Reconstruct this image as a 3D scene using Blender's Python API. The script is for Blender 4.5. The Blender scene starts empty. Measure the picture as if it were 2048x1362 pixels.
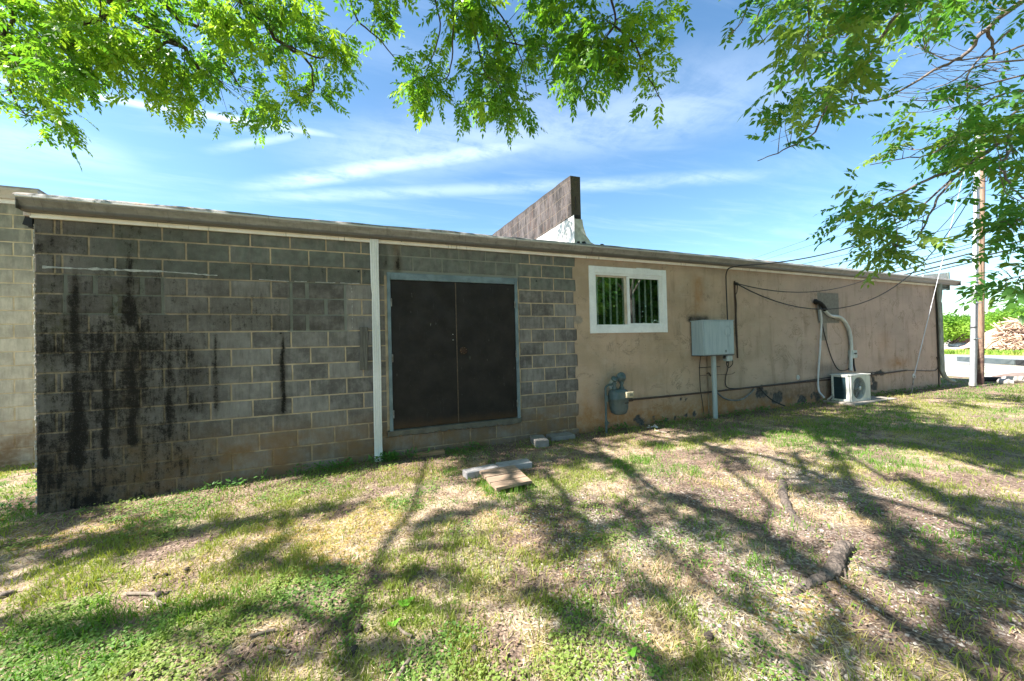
import bpy, math, random
import numpy as np
from mathutils import Matrix, Vector
random.seed(7); rng = np.random.default_rng(11)
S = bpy.context.scene; COL = S.collection
# ------------------------------------------------------------------ camera
YAW, PIT, ROL, FPX = 0.3785242, 0.0117893, -0.0253084, 740.0
CAM = np.array([3.082, -5.241, 1.468])
Fw = np.array([math.sin(YAW)*math.cos(PIT), math.cos(YAW)*math.cos(PIT), math.sin(PIT)])
R0 = np.array([math.cos(YAW), -math.sin(YAW), 0.0]); U0 = np.cross(R0, Fw)
Rt = R0*math.cos(ROL)+U0*math.sin(ROL); Up = -R0*math.sin(ROL)+U0*math.cos(ROL)
cam = bpy.data.cameras.new('camera'); co = bpy.data.objects.new('camera', cam); COL.objects.link(co)
cam.sensor_width = 36; cam.lens = 36*FPX/2048; cam.clip_start = 0.05; cam.clip_end = 3000
M = Matrix.Identity(4)
for i in range(3):
    M[i][0] = Rt[i]; M[i][1] = Up[i]; M[i][2] = -Fw[i]; M[i][3] = CAM[i]
co.matrix_world = M; S.camera = co
def ray(px, py): return Fw*FPX+Rt*(px-1024)-Up*(py-681)
def at(px, py, d): return CAM+ray(px, py)/FPX*d          # point at forward distance d
# ------------------------------------------------------------------ light
SUN_EL, SUN_AZ = math.radians(50), math.radians(176)     # azimuth ccw from +x: sun stands to the left, just behind the wall plane
sd = Vector((math.cos(SUN_AZ)*math.cos(SUN_EL), math.sin(SUN_AZ)*math.cos(SUN_EL), math.sin(SUN_EL)))
sl = bpy.data.lights.new('sun', 'SUN'); sl.energy = 5.0; sl.angle = math.radians(0.55); sl.color = (1, .955, .88)
so = bpy.data.objects.new('sun', sl); COL.objects.link(so); so.rotation_euler = sd.to_track_quat('Z', 'Y').to_euler()
W = bpy.data.worlds.new('World'); S.world = W; W.use_nodes = True
S.view_settings.view_transform = 'Standard'; S.view_settings.look = 'None'; S.view_settings.exposure = 1.8; S.view_settings.gamma = 1
S.view_settings.use_curve_mapping = False
# ------------------------------------------------------------------ node helpers
class NT:
    def __init__(s, nt): s.nt = nt; nt.nodes.clear()
    def n(s, t, **k):
        nd = s.nt.nodes.new(t)
        for a, b in k.items(): setattr(nd, a, b)
        return nd
    def put(s, sock, v):
        if isinstance(v, bpy.types.NodeSocket): s.nt.links.new(v, sock)
        elif v is not None:
            if isinstance(v, (tuple, list)) and len(v) == 3 and sock.type == 'RGBA': v = (*v, 1)
            sock.default_value = v
    def math(s, op, a, b=None, c=None, clamp=False):
        nd = s.n('ShaderNodeMath', operation=op, use_clamp=clamp)
        s.put(nd.inputs[0], a); s.put(nd.inputs[1], b); s.put(nd.inputs[2], c); return nd.outputs[0]
    def noise(s, vec, scale, detail=4, rough=.55, dist=0):
        nd = s.n('ShaderNodeTexNoise'); s.put(nd.inputs['Vector'], vec); s.put(nd.inputs['Scale'], scale)
        s.put(nd.inputs['Detail'], detail); s.put(nd.inputs['Roughness'], rough); s.put(nd.inputs['Distortion'], dist); return nd.outputs['Fac']
    def vor(s, vec, scale, feat='F1', out='Distance'):
        nd = s.n('ShaderNodeTexVoronoi', feature=feat); s.put(nd.inputs['Vector'], vec); s.put(nd.inputs['Scale'], scale); return nd.outputs[out]
    def ramp(s, f, lo, hi, a=0.0, b=1.0):
        nd = s.n('ShaderNodeMapRange', clamp=True, interpolation_type='SMOOTHSTEP')
        s.put(nd.inputs['Value'], f); s.put(nd.inputs['From Min'], lo); s.put(nd.inputs['From Max'], hi); s.put(nd.inputs['To Min'], a); s.put(nd.inputs['To Max'], b); return nd.outputs[0]
    def mix(s, f, a, b, mode='MIX'):
        nd = s.n('ShaderNodeMix', data_type='RGBA', blend_type=mode)
        s.put(nd.inputs[0], f); s.put(nd.inputs[6], a); s.put(nd.inputs[7], b); return nd.outputs[2]
    def scl(s, vec, v):
        nd = s.n('ShaderNodeVectorMath', operation='MULTIPLY'); s.put(nd.inputs[0], vec); s.put(nd.inputs[1], v); return nd.outputs[0]
    def sep(s, vec):
        nd = s.n('ShaderNodeSeparateXYZ'); s.put(nd.inputs[0], vec); return nd.outputs
    def attr(s, name):
        nd = s.n('ShaderNodeAttribute'); nd.attribute_name = name; return nd
    def bump(s, h, st, dist=.01):
        nd = s.n('ShaderNodeBump'); s.put(nd.inputs['Height'], h); s.put(nd.inputs['Strength'], st); s.put(nd.inputs['Distance'], dist); return nd.outputs[0]
def new_mat(name):
    m = bpy.data.materials.new(name); m.use_nodes = True; t = NT(m.node_tree)
    out = t.n('ShaderNodeOutputMaterial'); b = t.n('ShaderNodeBsdfPrincipled'); t.nt.links.new(b.outputs[0], out.inputs[0])
    t.b = b; t.out = out; t.pos = t.n('ShaderNodeNewGeometry').outputs['Position']; return m, t
def simple(name, c1, c2=None, rough=.6, scale=8, metal=0, bump=.15, streak=None, lo=.35, hi=.65, spec=.4):
    m, t = new_mat(name); c2 = c2 or tuple(x*.75 for x in c1)
    v = t.scl(t.pos, streak) if streak else t.pos
    f = t.noise(v, scale, 5); f2 = t.noise(t.pos, scale*9, 3)
    col = t.mix(t.ramp(f, lo, hi), c1, c2); col = t.mix(t.ramp(f2, .3, .8, 0, .25), col, tuple(x*.6 for x in c1))
    t.put(t.b.inputs['Base Color'], col); t.b.inputs['Metallic'].default_value = metal
    t.put(t.b.inputs['Roughness'], t.ramp(f, .2, .8, max(rough-.1, .05), min(rough+.12, 1))); t.b.inputs['Specular IOR Level'].default_value = spec
    if bump: t.put(t.b.inputs['Normal'], t.bump(t.noise(v, scale*5, 4), bump, .01))
    return m
# ------------------------------------------------------------------ world: Nishita sky with cirrus streaks laid out on the sky plane
t = NT(W.node_tree); wo = t.n('ShaderNodeOutputWorld'); bg = t.n('ShaderNodeBackground'); t.nt.links.new(bg.outputs[0], wo.inputs[0])
sky = t.n('ShaderNodeTexSky', sky_type='NISHITA'); sky.sun_disc = False; sky.sun_elevation = SUN_EL; sky.sun_rotation = math.pi/2-SUN_AZ
sky.air_density = 1.0; sky.dust_density = .9; sky.ozone_density = 2.2; sky.altitude = 200
dirn = t.n('ShaderNodeTexCoord').outputs['Generated']; dx, dy, dz = t.sep(dirn)
dzc = t.math('MAXIMUM', dz, .03); X = t.math('DIVIDE', dx, dzc); Y = t.math('DIVIDE', dy, dzc)
cv = t.n('ShaderNodeCombineXYZ'); t.put(cv.inputs[0], X); t.put(cv.inputs[1], Y); P = cv.outputs[0]
def plane(px, py): d = ray(px, py); return d[0]/d[2], d[1]/d[2]
wob = t.math('MULTIPLY', t.math('SUBTRACT', t.noise(P, .9, 3), .5), .45)
fib = t.noise(t.scl(P, (.5, 2.2, 1)), 1.6, 7, .62, .6); fib2 = t.noise(P, 5.5, 5, .7, .4)
cl = None
def streak(a, b, w, st, fade=.12, soft=None):
    global cl
    A = plane(*a); B = plane(*b); L = math.hypot(B[0]-A[0], B[1]-A[1]); u = ((B[0]-A[0])/L, (B[1]-A[1])/L)
    px_ = t.math('SUBTRACT', X, A[0]); py_ = t.math('SUBTRACT', Y, A[1])
    al = t.math('DIVIDE', t.math('ADD', t.math('MULTIPLY', px_, u[0]), t.math('MULTIPLY', py_, u[1])), L)
    cr = t.math('ABSOLUTE', t.math('ADD', t.math('SUBTRACT', t.math('MULTIPLY', py_, u[0]), t.math('MULTIPLY', px_, u[1])), t.math('MULTIPLY', wob, w*2.2)))
    m = t.math('MULTIPLY', t.ramp(cr, 0, w, 1, 0), t.math('MULTIPLY', t.ramp(al, 0, fade), t.ramp(al, 1-fade, 1, 1, 0)))
    m = t.math('MULTIPLY', m, t.math('MULTIPLY', st, t.ramp(t.math('ADD', t.math('MULTIPLY', fib, .6), t.math('MULTIPLY', fib2, .4)), .33, .6, .25, 1)))
    cl = m if cl is None else t.math('MAXIMUM', cl, m)
streak((-420, 88), (760, 288), .055, .48, .3)
streak((430, 385), (1220, 262), .15, .36, .3)
streak((520, 345), (1800, 150), .42, .20, .3)
streak((380, 402), (1650, 348), .17, .20, .2)
streak((390, 306), (640, 262), .06, .22, .3)
streak((-300, 240), (330, 330), .45, .18, .3)
streak((1100, 300), (1450, 290), .07, .08, .4)
cirr = t.math('MULTIPLY', t.ramp(fib, .42, .8), .09)
cl = t.math('MAXIMUM', cl, cirr)
cl = t.math('MULTIPLY', cl, t.ramp(dz, .0, .12))
hsv = t.n('ShaderNodeHueSaturation'); hsv.inputs['Saturation'].default_value = 1.12; t.put(hsv.inputs['Color'], sky.outputs[0])
skc = t.mix(1.0, hsv.outputs[0], (.97, 1.08, 1.02), 'MULTIPLY')
col = t.mix(cl, skc, (8.2, 8.9, 9.6))
t.put(bg.inputs['Color'], col); bg.inputs['Strength'].default_value = .08
# ------------------------------------------------------------------ mesh helpers
class MB:
    def __init__(s): s.v = []; s.f = []; s.smooth = []
    def add(s, vs, fs, sm=False):
        o = len(s.v); s.v += [tuple(map(float, x)) for x in vs]; s.f += [tuple(i+o for i in f) for f in fs]; s.smooth += [sm]*len(fs); return s
    def box(s, x0, x1, y0, y1, z0, z1, bev=0):
        if bev <= 0:
            vs = [(x, y, z) for x in (x0, x1) for y in (y0, y1) for z in (z0, z1)]
            return s.add(vs, [(0, 1, 3, 2), (4, 6, 7, 5), (0, 4, 5, 1), (2, 3, 7, 6), (0, 2, 6, 4), (1, 5, 7, 3)])
        b = min(bev, (x1-x0)*.45, (y1-y0)*.45, (z1-z0)*.45); vs = []; idx = {}
        c = [(x0, x1), (y0, y1), (z0, z1)]
        for i in range(8):
            sg = [(i >> k) & 1 for k in range(3)]
            for ax in range(3):
                p = [c[k][sg[k]]+(b if not sg[k] else -b)*(k != ax) for k in range(3)]; idx[i, ax] = len(vs); vs.append(p)
        F = []
        for ax in range(3):
            a, d = (ax+1) % 3, (ax+2) % 3
            for sgn in (0, 1):
                q = [idx[(sgn << ax) | (i << a) | (j << d), ax] for i, j in ((0, 0), (1, 0), (1, 1), (0, 1))]
                F.append(tuple(q if sgn else q[::-1]))
            for i in (0, 1):
                for j in (0, 1):
                    k0 = (i << a) | (j << d); k1 = k0 | (1 << ax)
                    q = [idx[k0, a], idx[k1, a], idx[k1, d], idx[k0, d]]; F.append(tuple(q if i == j else q[::-1]))
        for i in range(8):
            q = [idx[i, 0], idx[i, 1], idx[i, 2]]; F.append(tuple(q if bin(i).count('1') % 2 else q[::-1]))
        return s.add(vs, F)
    def obox(s, c, size, rz=0, bev=.004, tilt=(0, 0)):
        m = MB().box(-size[0]/2, size[0]/2, -size[1]/2, size[1]/2, -size[2]/2, size[2]/2, bev)
        R = Matrix.Rotation(rz, 4, 'Z') @ Matrix.Rotation(tilt[0], 4, 'X') @ Matrix.Rotation(tilt[1], 4, 'Y')
        return s.add([tuple(Vector(c)+(R @ Vector(v))) for v in m.v], m.f)
    def tube(s, pts, rad, seg=8, cap=True):
        pts = [np.array(p, float) for p in pts]; n = len(pts); rad = rad if isinstance(rad, (list, tuple, np.ndarray)) else [rad]*n
        vs = []; T0 = None; Nn = None
        for i in range(n):
            T = pts[min(i+1, n-1)]-pts[max(i-1, 0)]; T = T/(np.linalg.norm(T)+1e-9)
            if Nn is None:
                a = np.array([0, 0, 1.]) if abs(T[2]) < .9 else np.array([1., 0, 0]); Nn = np.cross(T, a)
            Nn = Nn-T*(Nn@T); Nn /= np.linalg.norm(Nn)+1e-9; B = np.cross(T, Nn)
            for k in range(seg):
                an = 2*math.pi*k/seg; vs.append(pts[i]+rad[i]*(Nn*math.cos(an)+B*math.sin(an)))
        F = [(i*seg+k, i*seg+(k+1) % seg, (i+1)*seg+(k+1) % seg, (i+1)*seg+k) for i in range(n-1) for k in range(seg)]
        s.add(vs, F, True)
        if cap: s.add(vs[:seg], [tuple(range(seg))[::-1]]); s.add(vs[-seg:], [tuple(range(seg))])
        return s
    def lathe(s, c, axis, prof, seg=24):
        ax = np.array(axis, float); ax /= np.linalg.norm(ax); a = np.array([0, 0, 1.]) if abs(ax[2]) < .9 else np.array([1., 0, 0])
        N = np.cross(ax, a); N /= np.linalg.norm(N); B = np.cross(ax, N); vs = []
        for h, r in prof:
            for k in range(seg): an = 2*math.pi*k/seg; vs.append(np.array(c)+ax*h+max(r, 1e-4)*(N*math.cos(an)+B*math.sin(an)))
        n = len(prof); F = [(i*seg+k, i*seg+(k+1) % seg, (i+1)*seg+(k+1) % seg, (i+1)*seg+k) for i in range(n-1) for k in range(seg)]
        return s.add(vs, F, True)
    def extrude_x(s, prof, x0, x1, n=1, wob=0):
        xs = np.linspace(x0, x1, n+1); m = len(prof); vs = []
        for x in xs:
            w = wob*math.sin(x*1.7)+wob*.6*math.sin(x*4.1+1) if wob else 0
            vs += [(x, y, z+w-ZS(x)) for y, z in prof]
        F = [(i*m+k, i*m+(k+1) % m, (i+1)*m+(k+1) % m, (i+1)*m+k) for i in range(n) for k in range(m)]
        s.add(vs, F); s.add(vs[:m], [tuple(range(m))]); s.add(vs[-m:], [tuple(range(m))[::-1]]); return s
def ZS(x): return max(0, x-9)*.0065       # the eave drops a little towards its right end
OFF = {}
def link(name, me, mat, parent=None, label=None, loc=None):
    o = bpy.data.objects.new(name, me); COL.objects.link(o)
    if parent is not None:
        o.parent = parent; OFF[o.name] = OFF[parent.name]
    elif loc is not None: OFF[o.name] = tuple(loc); o.location = loc
    else: OFF[o.name] = (0, 0, 0)
    off = OFF[o.name]
    if any(off): me.transform(Matrix.Translation((-off[0], -off[1], -off[2])))
    if mat:
        for mm in (mat if isinstance(mat, list) else [mat]): me.materials.append(mm)
    if label: o['label'] = label
    return o
def obj(name, mb, mat, parent=None, label=None, loc=None):
    me = bpy.data.meshes.new(name); me.from_pydata(mb.v, [], mb.f); me.polygons.foreach_set('use_smooth', mb.smooth); me.update()
    return link(name, me, mat, parent, label, loc)
def fast(name, V, Fq, mat, parent=None, attrs=None, smooth=False, kind=None, label=None, k=None, loc=None):
    """V (n,3), Fq (m,k) faces with equal corner count"""
    me = bpy.data.meshes.new(name); V = np.asarray(V, np.float32); Fq = np.asarray(Fq, np.int32); m, kk = Fq.shape
    me.vertices.add(len(V)); me.vertices.foreach_set('co', V.ravel()); me.loops.add(m*kk); me.loops.foreach_set('vertex_index', Fq.ravel())
    me.polygons.add(m); me.polygons.foreach_set('loop_start', np.arange(0, m*kk, kk, dtype=np.int32))
    me.polygons.foreach_set('use_smooth', np.full(m, smooth)); me.update(calc_edges=True)
    for an, arr in (attrs or {}).items():
        arr = np.asarray(arr, np.float32)
        if arr.ndim == 1: a = me.attributes.new(an, 'FLOAT', 'POINT'); a.data.foreach_set('value', arr)
        else:
            a = me.attributes.new(an, 'FLOAT_COLOR', 'POINT')
            if arr.shape[1] == 3: arr = np.c_[arr, np.ones(len(arr), np.float32)]
            a.data.foreach_set('color', arr.ravel())
    return link(name, me, mat, parent, label, loc)
def thing(name, label, cat, loc=(0, 0, 0), group=None):
    o = bpy.data.objects.new(name, None); COL.objects.link(o); o.location = loc; o.empty_display_size = .2; OFF[o.name] = tuple(loc)
    return tag(o, label, cat, group)
def tag(o, label, cat, group=None, kind=None):
    o['label'] = label; o['category'] = cat
    if group: o['group'] = group
    if kind: o['kind'] = kind
    return o
def structure(o): o['kind'] = 'structure'; return o
# ------------------------------------------------------------------ numpy noise
_perm = rng.random((256, 256))
def vn(x, y, s=1.0, seed=0):
    x = np.asarray(x)*s+seed*17.3+1000; y = np.asarray(y)*s+seed*9.1+1000
    xi = np.floor(x).astype(int); yi = np.floor(y).astype(int); fx = x-xi; fy = y-yi; fx = fx*fx*(3-2*fx); fy = fy*fy*(3-2*fy)
    g = lambda a, b: _perm[a % 256, b % 256]
    return (g(xi, yi)*(1-fx)+g(xi+1, yi)*fx)*(1-fy)+(g(xi, yi+1)*(1-fx)+g(xi+1, yi+1)*fx)*fy
def fbm(x, y, s=1.0, seed=0, o=4): return sum(vn(x, y, s*2**i, seed+i)*.5**i for i in range(o))/sum(.5**i for i in range(o))
def ss(x, a, b): t_ = np.clip((np.asarray(x, float)-a)/(b-a), 0, 1); return t_*t_*(3-2*t_)
# ------------------------------------------------------------------ ground
def gz(x, y):
    x = np.asarray(x, float); y = np.asarray(y, float)
    z = -.12*(1-ss(x, -.5, 3.5)) + .0*x
    z = z+.03*(fbm(x, y, .8, 3, 3)-.5)+.012*(fbm(x, y, 5, 5, 2)-.5)
    return z
def fields(x, y):
    """ground cover fields: grass, clover, gravel, litter, moss"""
    n1 = fbm(x, y, 1.25, 21, 4); n2 = fbm(x, y, 4.2, 31, 3); n3 = fbm(x, y, .8, 41, 3); n4 = fbm(x, y, 2.6, 51, 3)
    right = ss(x, 5.5, 10)
    grass = ss(n1*.55+n2*.45+.13*right+.05*ss(x, 4, 1.5)-.03*ss(y, -2.6, -4), .50, .61)
    clover = ss(n3*.4+n4*.6+.13*ss(x, 3.6, 1.6)*ss(y, -1.9, -2.5), .55, .66)*ss(x, 8, 3)
    gravel = ss(n2*.5+n4*.5, .38, .58)*ss(x, 3.3, 4.4)*ss(y, -1.5, -2.5)*(1-.75*ss(x, 7.0, 9.5))
    litter = ss(y+.9*(n2-.5)+.5*(n1-.5), -1.3, -.3)*(y < 0)*ss(x, -.2, .3)
    moss = ss(fbm(x, y, 1.3, 61, 3), .60, .68)*ss(x, 8, 6)
    clover = clover*(1-.7*gravel)
    grass = grass*(1-.5*gravel)*(1-.55*litter)
    bare = ss(fbm(x, y, 2.6, 99, 4)+.10*litter, .50, .58)*(1-.6*grass)*(1-.5*clover)
    return grass, clover, gravel, litter, moss, bare
gx = np.concatenate([[-600, -200, -80, -40, -20, -10, -6], np.arange(-4, 20, .06), np.arange(20, 34, .5), [36, 40, 45, 50, 60, 80, 120, 200, 400, 900]])
gy = np.concatenate([[-600, -200, -80, -40, -25, -15, -10, -8], np.arange(-6, 3, .06), [3.5, 4, 5, 6, 8, 10, 14, 20, 30, 50, 100, 300, 900]])
GX, GY = np.meshgrid(gx, gy); GZ = gz(GX, GY); nx, ny = len(gx), len(gy)
I = np.arange(nx*ny).reshape(ny, nx); Fq = np.stack([I[:-1, :-1], I[:-1, 1:], I[1:, 1:], I[1:, :-1]], -1).reshape(-1, 4)
gr, cv_, gv, lt, ms, ba = fields(GX.ravel(), GY.ravel())
m_ground, t = new_mat('lawn soil')
a1 = t.attr('cover'); a2 = t.attr('cover2'); c1 = t.sep(a1.outputs['Color']); c2 = t.sep(a2.outputs['Color'])
soil = t.mix(t.ramp(t.noise(t.pos, 6, 6, .7), .35, .65), (.19, .13, .095), (.49, .375, .29))
soil = t.mix(t.ramp(t.noise(t.pos, 38, 4, .7), .5, .72), soil, (.58, .44, .27))
soil = t.mix(t.ramp(t.noise(t.pos, 60, 3, .6), .56, .66), soil, (.10, .065, .045))
soil = t.mix(t.math('MULTIPLY', c1[0], t.ramp(t.noise(t.pos, 22, 4, .7), .38, .6)), soil, (.17, .20, .055))
soil = t.mix(t.math('MULTIPLY', c1[1], t.ramp(t.noise(t.pos, 30, 4, .7), .4, .6)), soil, (.09, .17, .035))
gcol = t.mix(t.ramp(t.noise(t.pos, 45, 2), .3, .7), (.22, .19, .17), (.52, .47, .43))
gcol = t.mix(t.ramp(t.vor(t.pos, 42), .35, .6), gcol, (.13, .10, .08))
soil = t.mix(t.math('MULTIPLY', c1[2], .75), soil, gcol)
soil = t.mix(t.math('MULTIPLY', c2[0], t.ramp(t.noise(t.pos, 35, 4), .42, .6)), soil, (.17, .10, .075))
soil = t.mix(t.math('MULTIPLY', c2[1], t.ramp(t.noise(t.pos, 25, 4), .45, .6, 0, .6)), soil, (.38, .25, .04))
soil = t.mix(t.math('MULTIPLY', c2[2], t.ramp(t.noise(t.pos, 28, 5, .75), .34, .6, .3, .95)), soil, t.mix(t.ramp(t.noise(t.pos, 55, 3), .4, .62), (.085, .055, .045), (.24, .17, .14)))
t.put(t.b.inputs['Base Color'], soil); t.b.inputs['Roughness'].default_value = .95; t.b.inputs['Specular IOR Level'].default_value = .1
t.put(t.b.inputs['Normal'], t.bump(t.math('ADD', t.noise(t.pos, 25, 6, .75), t.math('MULTIPLY', t.vor(t.pos, 45), .5)), .9, .03))
g = fast('ground', np.c_[GX.ravel(), GY.ravel(), GZ.ravel()], Fq, m_ground, attrs={'cover': np.c_[gr, cv_, gv], 'cover2': np.c_[lt, ms, ba]}, smooth=True); structure(g)
# scatter positions: denser near the lawn's viewing side, falling off with distance
def scatter(n, r0=1.2, r1=19, ang=66, power=1.0):
    u = rng.random(n); r = (r0**(1-power+1e-6)+(u*(r1**(1-power+1e-6)-r0**(1-power+1e-6))))**(1/(1-power+1e-6)) if power != 1 else r0*(r1/r0)**u
    a = np.radians(rng.uniform(-ang, ang, n)); th = math.pi/2-YAW+a
    x = CAM[0]+r*np.cos(th); y = CAM[1]+r*np.sin(th)
    ok = (x < 20.5) & (x > -4) & ((y < -.01) | ((x < -.03) & (y < 2.5)) | ((x > 18.2) & (y < 3))); return x[ok], y[ok], r[ok]
def blades(n, h, w, dens, lean=.5, power=.6, seed=0, tuft=1.0):
    x, y, r = scatter(n, power=power); d = dens(x, y); k = rng.random(len(x)) < d; x, y, r = x[k], y[k], r[k]; n = len(x)
    a = rng.uniform(0, 2*math.pi, n); hh = h*rng.uniform(.45, 1.35, n)*(.6+.8*fbm(x, y, 3, 77, 2)); ww = w*rng.uniform(.7, 1.3, n)*(1+r*.11)
    la = rng.uniform(0, 2*math.pi, n); le = lean*rng.uniform(.2, 1.3, n)*hh
    ca, sa = np.cos(a)*ww/2, np.sin(a)*ww/2; lx, ly = np.cos(la)*le, np.sin(la)*le; z = gz(x, y)-.004
    V = np.empty((n, 5, 3)); V[:, 0] = np.c_[x-ca, y-sa, z]; V[:, 1] = np.c_[x+ca, y+sa, z]
    V[:, 2] = np.c_[x+ca*.8+lx*.35, y+sa*.8+ly*.35, z+hh*.55]; V[:, 3] = np.c_[x-ca*.8+lx*.35, y-sa*.8+ly*.35, z+hh*.55]; V[:, 4] = np.c_[x+lx, y+ly, z+hh*.95]
    b = np.arange(n)[:, None]*5; F = np.concatenate([b+[0, 1, 2], b+[0, 2, 3], b+[3, 2, 4]]).astype(np.int32)
    tone = np.repeat(rng.random(n), 5); hgt = np.tile([0, 0, .55, .55, 1], n)
    return V.reshape(-1, 3), F, tone, np.repeat(fbm(x, y, 1.1, 88, 3), 5)
def leafmat(name, ca, cb, cc, trans=.35, rough=.6, tl=1.5):
    m, t = new_mat(name); to = t.attr('tone').outputs['Fac']; pa = t.attr('patch').outputs['Fac']
    c = t.mix(to, ca, cb); c = t.mix(t.ramp(pa, .42, .62), c, cc)
    t.put(t.b.inputs['Base Color'], c); t.b.inputs['Roughness'].default_value = rough; t.b.inputs['Specular IOR Level'].default_value = .25
    tr = t.n('ShaderNodeBsdfTranslucent'); t.put(tr.inputs[0], t.mix(1.0, c, (tl, tl*1.02, tl*.5), 'MULTIPLY')); mx = t.n('ShaderNodeMixShader'); mx.inputs[0].default_value = trans
    t.nt.links.new(t.b.outputs[0], mx.inputs[1]); t.nt.links.new(tr.outputs[0], mx.inputs[2]); t.nt.links.new(mx.outputs[0], t.out.inputs[0]); return m
def dg(x, y): f = fields(x, y); tf = ss(fbm(x, y, 8, 94, 2), .40, .62); return .02+.98*(f[0]*(.35+.65*tf)+.16*tf)*(1-.5*f[1])
def dd(x, y):
    f = fields(x, y); return np.clip(.30+.6*ss(fbm(x, y, 1.2, 71, 3), .48, .64)-.4*f[2]-.35*f[0]-.5*f[1]-.75*f[5], .03, 1)
V, F, to, pa = blades(420000, .052, .0042, dg, .7, power=.55)
tag(fast('grass', V, F, leafmat('green grass', (.075, .18, .025), (.17, .30, .045), (.24, .28, .06)), attrs={'tone': to, 'patch': pa}), 'short patchy green lawn grass over the yard', 'grass', kind='stuff')
V, F, to, pa = blades(330000, .036, .0034, dd, 1.6, power=.55)
tag(fast('dry_grass', V, F, leafmat('dry grass', (.52, .40, .22), (.34, .24, .14), (.42, .36, .13), .25), attrs={'tone': to, 'patch': pa}), 'straw coloured dry grass between the green patches', 'grass', kind='stuff')
# clover: small leaflets held a little above the soil
x, y, r = scatter(420000, power=.4, r1=11); f = fields(x, y); k = rng.random(len(x)) < (f[1]*(.35+.65*ss(fbm(x, y, 7, 93, 2), .40, .58))+.012); x, y, r = x[k], y[k], r[k]; n = len(x)
s_ = rng.uniform(.0035, .0078, n)*(1+r*.06); a = rng.uniform(0, 6.28, n); tx, ty = rng.normal(0, .35, n), rng.normal(0, .35, n); z = gz(x, y)+rng.uniform(.006, .038, n)
V = np.empty((n, 6, 3))
for k_ in range(6):
    an = a+k_*math.pi/3; rr = s_*(1.0 if k_ % 2 else .85); ox, oy = np.cos(an)*rr, np.sin(an)*rr; V[:, k_] = np.c_[x+ox, y+oy, z+ox*tx+oy*ty]
tag(fast('clover', V.reshape(-1, 3), np.arange(n*6).reshape(n, 6), leafmat('clover leaf', (.08, .175, .035), (.17, .29, .06), (.21, .28, .065)), attrs={'tone': np.repeat(rng.random(n), 6), 'patch': np.repeat(fbm(x, y, 2, 5, 2), 6)}), 'low bright green clover growing in patches of the lawn', 'clover', kind='stuff')
# gravel stones
def stones(n, dens, s0, s1, power=.5, flat=.55, r1=14):
    x, y, r = scatter(n, power=power, r1=r1); k = rng.random(len(x)) < dens(x, y); x, y = x[k], y[k]; n = len(x)
    s = s0+(s1-s0)*rng.random(n)**2.5; base = np.array([(1, 0, 0), (.3, .9, 0), (-.8, .6, 0), (-.9, -.5, 0), (.2, -1, 0), (0, 0, 1), (.35, .3, .75), (0, 0, -1)])
    base = np.array([(1, 0, 0), (.4, .85, 0), (-.7, .7, 0), (-.9, -.4, 0), (.1, -1, 0), (.5, .1, .8), (-.4, .4, .85), (-.25, -.5, .75)])
    FF = np.array([(0, 1, 5), (1, 6, 5), (1, 2, 6), (2, 3, 6), (3, 7, 6), (3, 4, 7), (4, 0, 5), (4, 5, 7), (5, 6, 7)])
    V = base[None]*rng.uniform(.7, 1.3, (n, 8, 3))*s[:, None, None]; V[:, :, 2] *= flat; a = rng.uniform(0, 6.28, n); c, s2 = np.cos(a), np.sin(a)
    X = V[:, :, 0]*c[:, None]-V[:, :, 1]*s2[:, None]*.75; Y = V[:, :, 0]*s2[:, None]+V[:, :, 1]*c[:, None]*.75
    V = np.stack([X+x[:, None], Y+y[:, None], V[:, :, 2]+gz(x, y)[:, None]-.002], -1); F = (np.arange(n)[:, None, None]*8+FF[None]).reshape(-1, 3)
    return V.reshape(-1, 3), F, np.repeat(rng.random(n), 8)
m_gr, t = new_mat('gravel stone'); to = t.attr('tone').outputs['Fac']
c = t.mix(t.ramp(to, 0, .6), (.15, .125, .11), (.33, .285, .25)); c = t.mix(t.ramp(to, .7, 1), c, (.48, .43, .39)); c = t.mix(t.ramp(t.noise(t.pos, 90, 3), .45, .7, 0, .5), c, (.30, .21, .15))
t.put(t.b.inputs['Base Color'], c); t.b.inputs['Roughness'].default_value = .85
V, F, to = stones(95000, lambda x, y: .01+.85*fields(x, y)[2], .005, .017)
tag(fast('gravel', V, F, m_gr, attrs={'tone': to}), 'loose grey gravel scattered across the worn lawn', 'gravel', kind='stuff')
V, F, to = stones(26000, lambda x, y: .12+.8*fields(x, y)[5], .005, .020, flat=.8)
m_cl = simple('dirt clod', (.10, .07, .055), (.17, .12, .09), .95, 30)
tag(fast('dirt_clods', V, F, m_cl, attrs={'tone': to}), 'small dark clods of earth strewn on the lawn', 'dirt', kind='stuff')
# dead leaves and straw litter
def litter(n, dens, L0, L1, asp, power=.5, curl=.4, lift=.012, r1=19):
    x, y, r = scatter(n, power=power, r1=r1); k = rng.random(len(x)) < dens(x, y); x, y = x[k], y[k]; n = len(x)
    L = rng.uniform(L0, L1, n); w = L*asp*rng.uniform(.6, 1.3, n); a = rng.uniform(0, 6.28, n); c, s2 = np.cos(a), np.sin(a); z = gz(x, y)+rng.uniform(.002, lift, n)
    ti = rng.normal(0, curl, n); tj = rng.normal(0, curl, n); V = np.empty((n, 4, 3))
    for k_, (u, v) in enumerate(((-.5, 0), (0, -.5), (.5, 0), (0, .5))):
        V[:, k_] = np.c_[x+c*u*L-s2*v*w, y+s2*u*L+c*v*w, z+np.abs(u*L*ti)+v*w*tj]
    return V.reshape(-1, 3), np.arange(n*4).reshape(n, 4), np.repeat(rng.random(n), 4)
V, F, to = litter(90000, lambda x, y: .06+.75*fields(x, y)[3]+.35*fields(x, y)[5], .012, .034, .5)
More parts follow.
